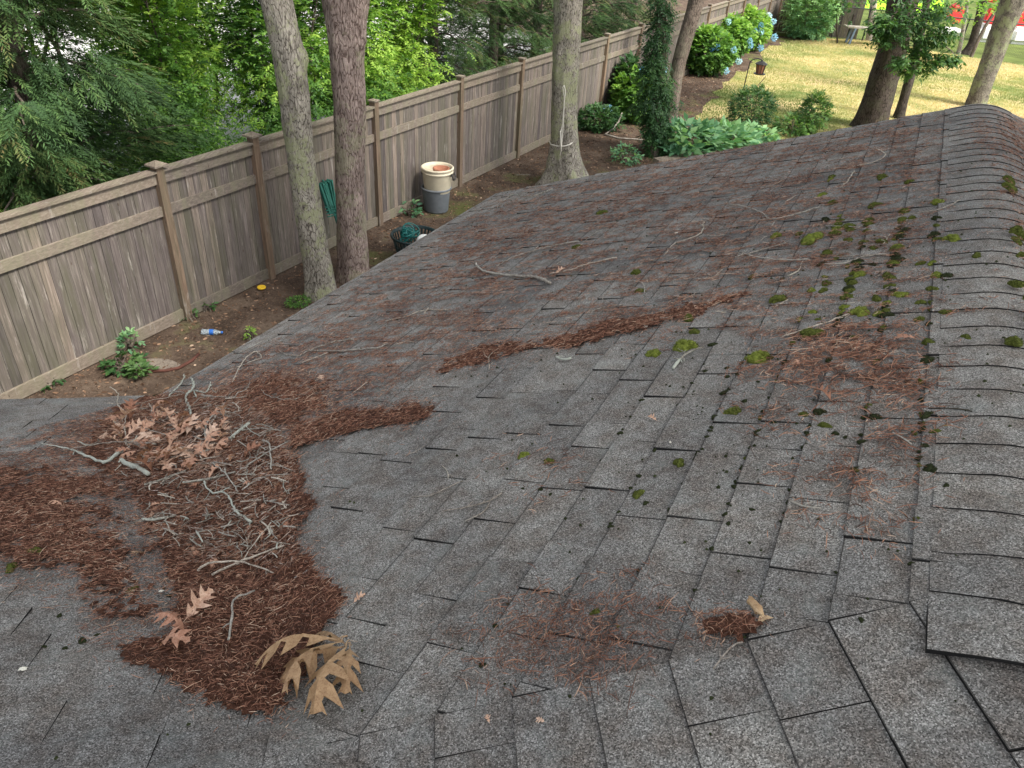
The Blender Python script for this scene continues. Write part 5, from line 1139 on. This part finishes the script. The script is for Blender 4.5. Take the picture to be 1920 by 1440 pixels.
# ------------------------------------------------------------------ tall oak whose crown shades the roof (stands behind the viewer)
def shade_oak(x, y, crown, n, seed, label):
    e = W0(empty('oak_tree', Vector((x, y, 0)), label, 'tree')); tree_trunk([(Vector((x, y, -.05)), .26), (Vector((x, y, 3)), .22), (Vector((x+.2, y, 9.5)), .15)], M['bark1'], e, seed=seed, nseg=24)
    oak_crown(e, crown[0], crown[1], n, seed, Vector((x+.2, y, 9.0)), leaf=.17)
shade_oak(9.5, -2.5, ((7.2, -2.6, 11.6), (4.6, 3.6, 1.8)), 5200, 40, 'tall oak standing behind the viewer to the right of the house')
shade_oak(-3.5, -6.5, ((.2, -3.8, 11.8), (5.0, 3.4, 1.8)), 4200, 41, 'tall oak standing behind the viewer to the left')
shade_oak(8.6, 5.5, ((7.0, 3.0, 11.8), (4.4, 3.6, 1.8)), 5200, 42, 'tall oak beside the house, right of the view')
shade_oak(13.5, 9.0, ((9.5, 8.2, 12.2), (3.6, 3.4, 1.8)), 4200, 43, 'tall oak beyond the house corner, out of view to the right')

# --- a deep second and third row so that only small gaps stay open
for i, (u, o, t, sd_) in enumerate([(3.0, 5.5, .45, 60), (7.4, 5.8, .6, 61), (9.8, 6.0, .7, 62), (12.2, 7.0, .7, 63), (5.0, 8.0, .6, 64)]):
    sapling(u, o, 5.2, 2.1, [300, 300, 900, 900, 300][i], t, sd_, ['shaded thicket tree deep behind the far left cypress', 'thicket tree deep behind the bare stemmed saplings', 'light green thicket tree deep behind the leaning trunk', 'thicket tree deep behind the reddish trunk', 'farthest thicket tree behind the left cypresses'][i], leaf=.075)
# low undergrowth along the back of the fence
for i, (u0, u1, t) in enumerate([(1.5, 5, .3), (5, 8.5, .4), (8.5, 12.5, .5)]):
    e = W0(empty('undergrowth_bush', fp((u0+u1)/2, 1.2), ['low dark undergrowth behind the fence at the far left', 'low green undergrowth behind the fence below the thin saplings', 'low leafy undergrowth behind the fence between the near trunks'][i], 'bush')); n = 1000
    O = np.stack([RNG.uniform(u0, u1, n), RNG.uniform(.35, 2.4, n), RNG.uniform(.6, 2.5, n)*RNG.uniform(.6, 1, n)], -1); O = O[:, :1]*np.array(FD)+(O[:, 1:2]+FO)*np.array(FN)+O[:, 2:3]*np.array([[0, 0, 1.]])
    foliage('foliage', O, RNG.normal(0, 1, (n, 3))*np.array([1, 1, .4]), np.full(n, .24), 6, .055, .22, np.clip(RNG.normal(t, .2, n), 0, 1), M['locust'], e)

# ------------------------------------------------------------------ shrubs
M['petal'] = mat_leaf('hydrangea_petal', [(.10, .30, .62), (.22, .48, .75), (.50, .68, .80), (.80, .85, .84)], .3)
def flower_head(parent, p, r, tone, seed):
    n = 70; d = unit(np.random.default_rng(seed).normal(0, 1, (n, 3))); P = np.array(p)+d*r*.75
    V, F, idn = sprays(P, d+RNG.normal(0, .5, (n, 3)), np.full(n, r*.35), 2, r*.38, .42, droop=0); 
    return attach(mesh_np('flower_head', V, F, M['petal'], attr=np.clip(tone+RNG.normal(0, .12, len(idn)), 0, 1)), parent)
def bush(name, label, gx_, h, w, n, mat, leaf, length, nl, tone, wid=.3, group=None, cat='bush', cz=.5, droop=.3, shell=.5, fl=(), fr=.085):
    p = Vector(gx_); p.z = 0; e = W0(empty(name, p, label, cat, group))
    O, d = blob_pts(n, (p.x, p.y, h*cz), (w, w, h*.52), shell); O[:, 2] = np.maximum(O[:, 2], .05)
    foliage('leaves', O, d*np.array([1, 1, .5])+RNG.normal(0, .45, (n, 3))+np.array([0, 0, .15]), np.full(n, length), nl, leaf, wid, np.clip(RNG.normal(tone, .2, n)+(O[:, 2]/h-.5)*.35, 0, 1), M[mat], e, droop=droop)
    mb = MB(); rr = random.Random(int(h*1000+n))
    for i in range(9): limb(mb, p+Vector((rr.uniform(-.08, .08), rr.uniform(-.08, .08), -.02)), p+Vector((rr.uniform(-w, w)*.7, rr.uniform(-w, w)*.7, h*rr.uniform(.5, .95))), .012, .005, i+n)
    attach(mb.build('stem', [M['bark4']], None, smooth=True), e)
    for i, (x, y, t) in enumerate(fl):
        d_ = px_dir(x, y); k = (p.y-w*.75-0)/d_.y; q = CAM+d_*k; flower_head(e, q, fr, t, i+n)
    return e
bush('hydrangea', 'near end hydrangea of the sunny row, with one blue head at its upper left', at_z(1318, 138, 0), 1.35, .85, 1500, 'hyd', .13, .12, 2, .45, .38, fl=[(1335, 90, .1), (1345, 88, .3), (1376, 93, .5), (1385, 115, .6), (1362, 133, .5)])
bush('hydrangea', 'second hydrangea of the sunny row, its leaves pale green', at_z(1352, 112, 0), 1.4, .9, 1500, 'hyd', .13, .12, 2, .55, .38, fl=[(1352, 56, .2), (1366, 41, .6), (1406, 77, .4), (1407, 86, .4)])
bush('hydrangea', 'third hydrangea of the sunny row, taller, with several blue heads', at_z(1385, 92, 0), 1.45, 1.0, 1500, 'hyd', .13, .12, 2, .6, .38, fl=[(1414, 57, .5), (1426, 90, .3), (1404, 110, .5), (1426, 60, .5), (1427, 48, .3)], fr=.10)
bush('hydrangea', 'farthest hydrangea by the corner posts, covered in pale blue heads', at_z(1418, 74, 0), 1.5, 1.1, 1500, 'hyd', .14, .12, 2, .65, .38, fl=[(1425, 36, .5), (1427, 48, .3), (1441, 31, .7), (1449, 41, .5), (1452, 70, .4), (1440, 58, .5), (1436, 65, .6), (1424, 33, .8)], fr=.12)
bush('hydrangea', 'shaded hydrangea against the fence left of the ivy trunk, with blue heads', at_z(1190, 225, 0), 1.15, .62, 800, 'hyd', .13, .12, 2, .28, .36, fl=[(1205, 131, .05), (1136, 206, .5), (1143, 203, .5), (1245, 131, .4)], fr=.07)
bush('leafy_shrub', 'upright broad leaved shrub between the fence and the ivy trunk', at_z(1172, 215, 0), 1.3, .4, 300, 'ivy', .15, .14, 3, .6, .30)
bush('low_shrub', 'low dark shrub at the foot of the fence left of the ivy trunk', at_z(1120, 240, 0), .45, .6, 420, 'ivy', .09, .10, 3, .3, .28)
bush('fig_shrub', 'light green big leaved shrub rising over the far roof edge', at_z(1290, 292, 0), 0.62, .72, 190, 'fig', .23, .13, 2, .5, .26, droop=.4)
bush('fig_shrub', 'light green big leaved shrub right of the first one, lower', at_z(1358, 287, 0), .55, .62, 160, 'fig', .22, .13, 2, .5, .26, droop=.4)
bush('fig_shrub', 'small light green shrub at the left end of the timber edging', at_z(1246, 285, 0), .5, .42, 110, 'fig', .18, .13, 2, .6, .26, droop=.4)
bush('fig_shrub', 'pale green low shrub nearest to the dark round bush', at_z(1408, 272, 0), .42, .55, 130, 'fig', .18, .12, 2, .45, .26, droop=.4)
bush('round_bush', 'dark round bush with purplish twigs in front of the lawn', at_z(1402, 240, 0), .95, .55, 900, 'ivy', .055, .14, 4, .45, .26)
bush('young_bush', 'small upright bush standing alone at the lawn edge', at_z(1518, 250, 0), .95, .32, 420, 'oakgreen', .06, .14, 4, .5, .28)
bush('young_bush', 'low spreading bush left of the small upright bush', at_z(1483, 252, 0), .4, .45, 300, 'oakgreen', .06, .14, 4, .35, .28)
bush('spruce_bush', 'rounded light green spruce at the far end of the lawn', at_z(1508, 72, 0), 2.1, 1.0, 1300, 'spruce', .14, .30, 5, .95, .16, cz=.48, droop=.1)
bush('rose_bush', 'small reddish leaved bush far beyond the wire fence', at_z(1598, 14, 0), .9, .8, 300, 'oakgreen', .12, .1, 2, .3, .3)
def weed(label, x, y, h, w, n, mat, leaf, tone, nl=2, name='weed_plant', z=0.0): return bush(name, label, at_z(x, y, z), h, w, n, mat, leaf, leaf*.8, nl, tone, .24, cat='plant', cz=.6)
weed('leafy creeper spreading from the fence foot, nearest the roof valley', 232, 690, .12, .18, 30, 'ivy', .08, .5, 3, 'creeper'); weed('small creeper sprig at the fence foot above the larger one', 246, 655, .18, .10, 26, 'fig', .06, .6, 3, 'creeper')
weed('creeper shoots beside the pale gravel patch', 262, 704, .14, .12, 26, 'ivy', .07, .8, 3, 'creeper'); weed('small weed by the fence post foot', 358, 597, .10, .07, 10, 'ivy', .06, .6); weed('pair of dark leaves on the fence foot right of the post', 388, 582, .09, .07, 9, 'ivy', .07, .5)
weed('weed with a few leaves near the left eave', 96, 722, .09, .09, 10, 'ivy', .08, .6); weed('green sprout at the fence foot left of the tub', 768, 402, .20, .17, 26, 'fig', .10, .5); weed('grassy weed at the foot of the fence before the roped oak', 966, 294, .2, .16, 50, 'fig', .07, .3)
weed('clump of weeds on the soil right of the roped oak', 1172, 305, .3, .3, 90, 'fig', .09, .6); weed('green weed tuft by the leaning grey trunk', 560, 572, .08, .16, 160, 'hyd', .03, .4, 2); weed('tiny bright weed by the eave', 466, 634, .12, .07, 14, 'hyd', .05, .6)

# ------------------------------------------------------------------ things in the yard
def lathe_part(name, c, prof, mat, parent, n=32, smooth=True): mb = MB(); mb.lathe(c, prof, n); o = mb.build(name, [M[mat]], None, smooth); return attach(o, parent)
M['greyplastic'] = simple('grey_plastic', (.13, .145, .16), .6, .35, .15, 12); M['cream'] = simple('cream_plastic', (.60, .54, .41), .5, .4, .10, 9); M['terracotta'] = simple('terracotta', (.36, .16, .10), .8, .2, .2, 20)
M['dkgreen'] = simple('dark_green_plastic', (.008, .022, .024), .5, .4, .1); M['hose'] = simple('green_hose', (.006, .13, .12), .4, .5, .2, 9); M['white'] = simple('white_plastic', (.75, .75, .73), .5, .4, .05)
M['chairgreen'] = simple('green_fabric', (.015, .10, .075), .7, .3, .3, 12); M['yellow'] = simple('yellow_plastic', (.75, .48, .03), .5, .4, .1, 30); M['red'] = simple('red_plastic', (.55, .03, .03), .45, .4, .1, 5); M['bluelabel'] = simple('blue_label', (.02, .12, .45), .5, .4, .1)
gm, n_, b_ = newmat('clear_plastic', .1, .5); b_.inputs['Transmission Weight'].default_value = .75; b_.inputs['Base Color'].default_value = (.75, .85, .92, 1); b_.inputs['IOR'].default_value = 1.3; M['clear'] = gm
tb = at_z(818, 394, 0); TUB = W0(empty('plastic_tub', tb, 'dark grey plastic tub standing on the soil by the fence', 'tub'))
lathe_part('body', tb, [(.001, .01), (.185, .01), (.19, 0), (.20, .02), (.232, .36), (.237, .38)], 'greyplastic', TUB)
lathe_part('rim', tb, [(.237, .375), (.252, .38), (.255, .395), (.248, .41), (.232, .41), (.225, .38), (.20, .06), (.001, .05)], 'greyplastic', TUB)
bz = tb+Vector((.02, -.01, .33)); BK = W0(empty('cream_bucket', bz, 'cream plastic bucket nested in the top of the dark grey tub', 'bucket'))
lathe_part('body', bz, [(.001, .005), (.205, .005), (.215, .02), (.245, .36), (.25, .37)], 'cream', BK)
lathe_part('rim', bz, [(.247, .32), (.262, .325), (.264, .345), (.252, .352), (.252, .375), (.268, .385), (.268, .405), (.255, .415), (.238, .41), (.228, .36), (.20, .12), (.001, .10)], 'cream', BK)
for sgn, az in ((1, -.25), (-1, 2.6)):
    mb = MB(); c = bz+Vector((math.cos(az)*.262, math.sin(az)*.262, .31)); tx = Vector((-math.sin(az), math.cos(az), 0)); ox = Vector((math.cos(az), math.sin(az), 0))
    mb.tube([c+tx*.06+Vector((0, 0, .03)), c+tx*.06+ox*.03-Vector((0, 0, .03)), c+tx*.035+ox*.035-Vector((0, 0, .075)), c-tx*.035+ox*.035-Vector((0, 0, .075)), c-tx*.06+ox*.03-Vector((0, 0, .03)), c-tx*.06+Vector((0, 0, .03))], .010, 8); mb.tube([c-tx*.075, c+tx*.075], .009, 8)
    attach(mb.build('handle', [M['blackmetal']], None, smooth=True), BK)
pc = bz+Vector((.06, .02, .20)); PT = W0(empty('clay_pot', pc, 'broken terracotta pot inside the cream bucket', 'pot'))
lathe_part('body', pc, [(.001, 0), (.08, 0), (.12, .15), (.135, .15), (.14, .19), (.12, .19), (.10, .02)], 'terracotta', PT, 20)
bc = at_z(778, 441, .36); bc.z = 0; BS = W0(empty('laundry_basket', bc, 'dark slatted laundry basket on the soil at the edge of the roof', 'basket'))
lathe_part('rim', bc, [(.315, .34), (.345, .345), (.352, .365), (.345, .38), (.325, .375), (.315, .34)], 'dkgreen', BS, 40)
lathe_part('base', bc, [(.001, .01), (.23, .01), (.25, .03), (.262, .09), (.255, .09), (.24, .03), (.001, .02)], 'dkgreen', BS, 40)
mb = MB()
for i in range(36):
    a = i/36*6.283; d = Vector((math.cos(a), math.sin(a), 0)); t = Vector((-math.sin(a), math.cos(a), 0)); p0_, p1_ = bc+d*.256+Vector((0, 0, .08)), bc+d*.325+Vector((0, 0, .345)); mb.box((p0_+p1_)/2, (p1_-p0_)/2, t*.013, d*.004)
mb.lathe(bc, [(.288, .20), (.298, .20), (.302, .225), (.292, .225), (.288, .20)], 40)
attach(mb.build('slatted_side', [M['dkgreen']], None), BS)
mb = MB(); rr = random.Random(8)
for k in range(16):
    c = bc+Vector((rr.uniform(-.17, .05), rr.uniform(-.12, .12), .33+rr.uniform(0, .10))); ax = Vector((rr.uniform(-1, 1), rr.uniform(-1, 1), rr.uniform(.2, 1.2))).normalized(); u_ = ax.orthogonal().normalized(); w_ = ax.cross(u_); r0 = rr.uniform(.05, .11)
    mb.tube([c+(u_*math.cos(a)+w_*math.sin(a))*r0*(1+.15*math.sin(2*a+k))+ax*a*.006 for a in [i*.42 for i in range(rr.randint(14, 24))]], .0075, 6)
tag(mb.build('garden_hose', [M['hose']], None, smooth=True), 'tangled teal garden hose heaped in the dark basket', 'hose')
mb = MB(); c = bc+Vector((.13, -.02, .27)); mb.lathe(c, [(.0001, .11), (.05, .104), (.09, .075), (.11, .02), (.112, -.02), (.09, -.07), (.0001, -.10)], 24); tag(mb.build('white_ball', [M['white']], None, smooth=True), 'white ball lying beside the hose in the dark basket', 'ball')
# folded green chairs leaning on the fence
fb, ft = fp(0, -.35, .0), fp(0, -.10, 1.2)
def fence_at(x, y, off):
    d = px_dir(x, y); k = (FO+off)/FN.dot(d); return CAM+d*k
c0, c1_ = fence_at(640, 440, -.42), fence_at(612, 345, -.12); CH = W0(empty('folded_chair', c0, 'folded dark green camp chair leaning on the fence behind the reddish trunk', 'chair')); rr = random.Random(9); ax = (c1_-c0); sd_ = FD
mb = MB()
for i in range(7): o_ = sd_*rr.uniform(-.07, .07)+FN*rr.uniform(-.04, .04); mb.tube([c0+o_*.5, c0+ax*.6+o_*.7, c0+ax*rr.uniform(1.0, 1.12)+o_*1.4], .012, 7)
attach(mb.build('frame', [M['chairgreen']], None, smooth=True), CH)
mb = MB()
for i in range(5):
    a = c0+ax*.45+sd_*(-.10+.04*i); b = c0+ax*1.05+sd_*(-.13+.055*i); w = FN*.03+sd_*.012; mb.box((a+b)/2, (b-a)/2, sd_*.018, FN*(.02+.008*(i % 2)))
for i in range(4): a = c0+ax*(.42+.06*i)+sd_*-.16; mb.tube([a, a+sd_*.16-FN*.05, a+sd_*.30], .009, 6)
attach(mb.build('seat_fabric', [M['chairgreen']], None), CH)
# bottle
p = at_z(378, 622, .035); q = at_z(409, 623, .03); ax = (q-p).normalized(); L = .24; BT = W0(empty('plastic_bottle', p, 'clear plastic bottle with a blue label lying on the soil', 'bottle'))
def revolve(name, prof, mat, parent, n=20):
    mb = MB(); u_ = ax.orthogonal().normalized(); w_ = ax.cross(u_)
    for r_, l_ in prof:
        for k in range(n): a = 2*math.pi*k/n; mb.v.append(tuple(p+ax*l_+(u_*math.cos(a)+w_*math.sin(a))*r_))
    for i in range(len(prof)-1):
        for k in range(n): mb.f.append([i*n+k, i*n+(k+1) % n, (i+1)*n+(k+1) % n, (i+1)*n+k]); mb.m.append(0); mb.t.append(.5)
    return attach(mb.build(name, [M[mat]], None, smooth=True), parent)
revolve('body', [(.001, 0), (.03, 0), (.034, .01), (.032, .05), (.034, .09), (.034, .14), (.030, .165), (.014, .205), (.013, .225)], 'clear', BT); revolve('label', [(.0345, .092), (.0352, .094), (.0352, .138), (.0345, .14)], 'bluelabel', BT); revolve('cap', [(.0145, .222), (.015, .224), (.015, .24), (.001, .241)], 'bluelabel', BT)
p = at_z(491, 543, .0); YL = W0(empty('yellow_lid', p, 'crumpled yellow plastic lid on the soil between fence and trunk', 'lid')); lathe_part('body', p, [(.035, .012), (.05, .02), (.058, .035), (.052, .045), (.03, .03), (.012, .034), (.001, .03)], 'yellow', YL, 14)
# gravel patch with a sunken clay rim
M['gravel'] = simple('pale_gravel', (.24, .20, .165), .95, .1, .35, 60, .8)
mb = MB(); c = at_z(292, 683, .006); pts_ = [at_z(292+46*math.cos(a)*(1+.12*math.sin(3*a)), 683+11*math.sin(a), .006) for a in [i*.35 for i in range(18)]]; mb.face(pts_[::-1]); tag(mb.build('gravel_patch', [M['gravel']]), kind='structure')
mb = MB(); mb.tube([at_z(x, y, .015) for x, y in ((255, 690), (285, 696), (310, 695), (335, 690), (360, 676), (372, 664))], .018, 8); tag(mb.build('clay_edging', [simple('old_clay', (.10, .045, .035), .9, .1, .3, 20)], None, smooth=True), 'curved red clay edging strip round the pale gravel patch', 'edging')
mb = MB(); mb.tube([at_z(x, y, z) for x, y, z in ((1166, 212, .35), (1160, 228, .25), (1150, 240, .12), (1135, 252, .03), (1160, 259, .02), (1205, 262, .02))], .018, 8); tag(mb.build('fallen_branch', [M['twig']], None, smooth=True), 'curved grey fallen branch on the soil left of the ivy trunk', 'branch')
M['oldtimber'] = mat_wood('old_timber', (.20, .17, .14), (.34, .30, .25)); a, b = at_z(1230, 300, .12), at_z(1325, 287, .12); a.z = b.z = .07
mb = MB(); L = (b-a)/2; mb.box((a+b)/2, L, Vector((-L.y, L.x, 0)).normalized()*.09, (0, 0, .07)); tag(mb.build('timber_edging', [M['oldtimber']], None, tone=True), 'weathered grey timber edging the planting bed below the light green shrubs', 'timber')
# bird feeder on a hooked pole
fb = at_z(1388, 192, 0); Yf = fb.y; FP_ = W0(empty('shepherd_hook', fb, 'thin black hooked pole standing in the lawn edge', 'pole'))
mb = MB(); mb.tube([fb]+[at_y(x, y, Yf) for x, y in ((1398, 150), (1404, 125), (1407, 115), (1413, 111), (1422, 110), (1428, 112), (1428, 117))], .014, 8); attach(mb.build('pole', [M['blackmetal']], None, smooth=True), FP_)
f0 = at_y(1426, 128, Yf); BFd = W0(empty('bird_feeder', f0, 'small dark lantern shaped bird feeder hanging from the hooked pole', 'bird feeder')); M['feeder'] = simple('feeder_metal', (.05, .045, .04), .5, .4, .2)
lathe_part('roof', f0, [(.17, .10), (.165, .115), (.09, .16), (.03, .185), (.02, .21), (.001, .215)], 'feeder', BFd, 8, False)
lathe_part('tray', f0, [(.001, -.15), (.15, -.15), (.16, -.13), (.14, -.13), (.001, -.13)], 'feeder', BFd, 16)
lathe_part('seed_holder', f0, [(.085, -.13), (.12, .10)], 'terracotta', BFd, 8, False)
mb = MB()
for i in range(8): a = i*math.pi/4; mb.tube([f0+Vector((math.cos(a)*.095, math.sin(a)*.095, -.13)), f0+Vector((math.cos(a)*.13, math.sin(a)*.13, .11))], .008, 5)
attach(mb.build('cage', [M['feeder']], None), BFd)
mb = MB(); mb.tube([at_z(1400, 190, 0), at_y(1415, 168, at_z(1400, 190, 0).y), at_y(1436, 143, at_z(1400, 190, 0).y)], [.013, .012, .008], 6); tag(mb.build('garden_stake', [M['bark4']]), 'thin leaning garden stake right of the hooked pole', 'stake')
# bench, stakes, play set far back
bp_ = at_z(1625, 84, 0); BN = W0(empty('plank_bench', bp_, 'grey plank bench by the wire fence at the end of the lawn', 'bench')); M['plank'] = mat_wood('grey_plank', (.36, .34, .30), (.52, .50, .46))
for j in range(3): mb = MB(); mb.box(bp_+Vector((0, -.2+.2*j, .62)), (1.0, -.1, 0), (0, .09, 0), (0, 0, .025), 0, .6); attach(mb.build('plank', [M['plank']], None, tone=True), BN)
for x_o in (-.75, .75):
    for y_o in (-.2, .2): mb = MB(); mb.box(bp_+Vector((x_o, y_o, .3)), (.04, 0, .0), (0, .04, 0), (.05 if x_o < 0 else -.05, 0, .3)); attach(mb.build('leg', [M['steel']], None), BN)
for (x0, y0_, x1, y1, w, lb) in ((1570, 82, 1569, 33, .035, 'straight rusty stake left of the plank bench'), (1588, 76, 1602, 27, .06, 'thick dark leaning stake at the left end of the plank bench')):
    a = at_z(x0, y0_, 0); b = at_y(x1, y1, a.y); mb = MB(); mb.tube([a, b], [w, w*.8], 8); tag(mb.build('garden_stake', [M['bark3']]), lb, 'stake')
rp = at_z(1856, 78, 0); PLS = W0(empty('play_set', rp, 'red and white plastic play set half hidden behind the trees at the far right', 'play set'))
def rbox(name, c, hx, hy, hz_, mat, tilt=0):
    bm = bmesh.new(); bmesh.ops.create_cube(bm, size=2); bmesh.ops.scale(bm, vec=(hx, hy, hz_), verts=bm.verts); bmesh.ops.bevel(bm, geom=bm.edges[:], offset=min(hx, hy, hz_)*.5, segments=3, affect='EDGES')
    bm.transform(Matrix.Translation(c) @ Matrix.Rotation(R(tilt), 4, 'Y')); me = bpy.data.meshes.new(name); bm.to_mesh(me); bm.free(); me.materials.append(M[mat]); o = bpy.data.objects.new(name, me); C.objects.link(o); return attach(o, PLS)
V3 = Vector
rbox('white_base', rp+V3((-.15, 0, .35)), .65, .5, .35, 'white'); rbox('white_base', rp+V3((1.2, 0, .35)), .6, .5, .35, 'white')
rbox('red_panel', rp+V3((-.1, -.1, 1.0)), .55, .12, .32, 'red', 8); rbox('red_panel', rp+V3((1.2, -.1, 1.0)), .5, .12, .32, 'red', -6); rbox('tall_red_panel', rp+V3((1.0, .3, 1.85)), .55, .12, .5, 'red', 12)
rbox('red_seat', rp+V3((-1.9, .1, 1.0)), .36, .2, .36, 'red', 20); rbox('red_back', rp+V3((-.5, .3, 1.95)), .32, .12, .42, 'red', 5); rbox('white_step', rp+V3((-2.0, -.2, .35)), .4, .4, .12, 'white')

# pale flakes on the roof
M['flake'] = simple('pale_flake', (.62, .60, .52), .9, .1, .2, 60)
for x, y, r, lb in [(1210, 617, .012, 'white flake lying on the shingles below the needle band'), (1268, 441, .012, 'white flake pair by a moss cushion beyond the hooked pale twig'), (303, 1116, .007, 'tiny white flake beside the left needle drift'), (45, 1262, .010, 'white lichen splat on the bare lower left shingles'), (1258, 836, .004, 'tiny cream seed on a shingle right of centre')]:
    p = on_roof(x, y); n = roof_normal(p); t1_ = n.orthogonal().normalized(); t2_ = n.cross(t1_); rr = random.Random(int(x)); mb = MB()
    ring_ = [p+n*rr.uniform(.010, .013)+(t1_*math.cos(a)+t2_*math.sin(a))*r*rr.uniform(.5, 1.2) for a in [i*.52 for i in range(12)]]; c_ = p+n*.016
    for i in range(12): mb.face([ring_[i], ring_[(i+1) % 12], c_]); mb.face([ring_[(i+1) % 12], ring_[i], p+n*.008])
    tag(mb.build('pale_flake', [M['flake']]), lb, 'flake')
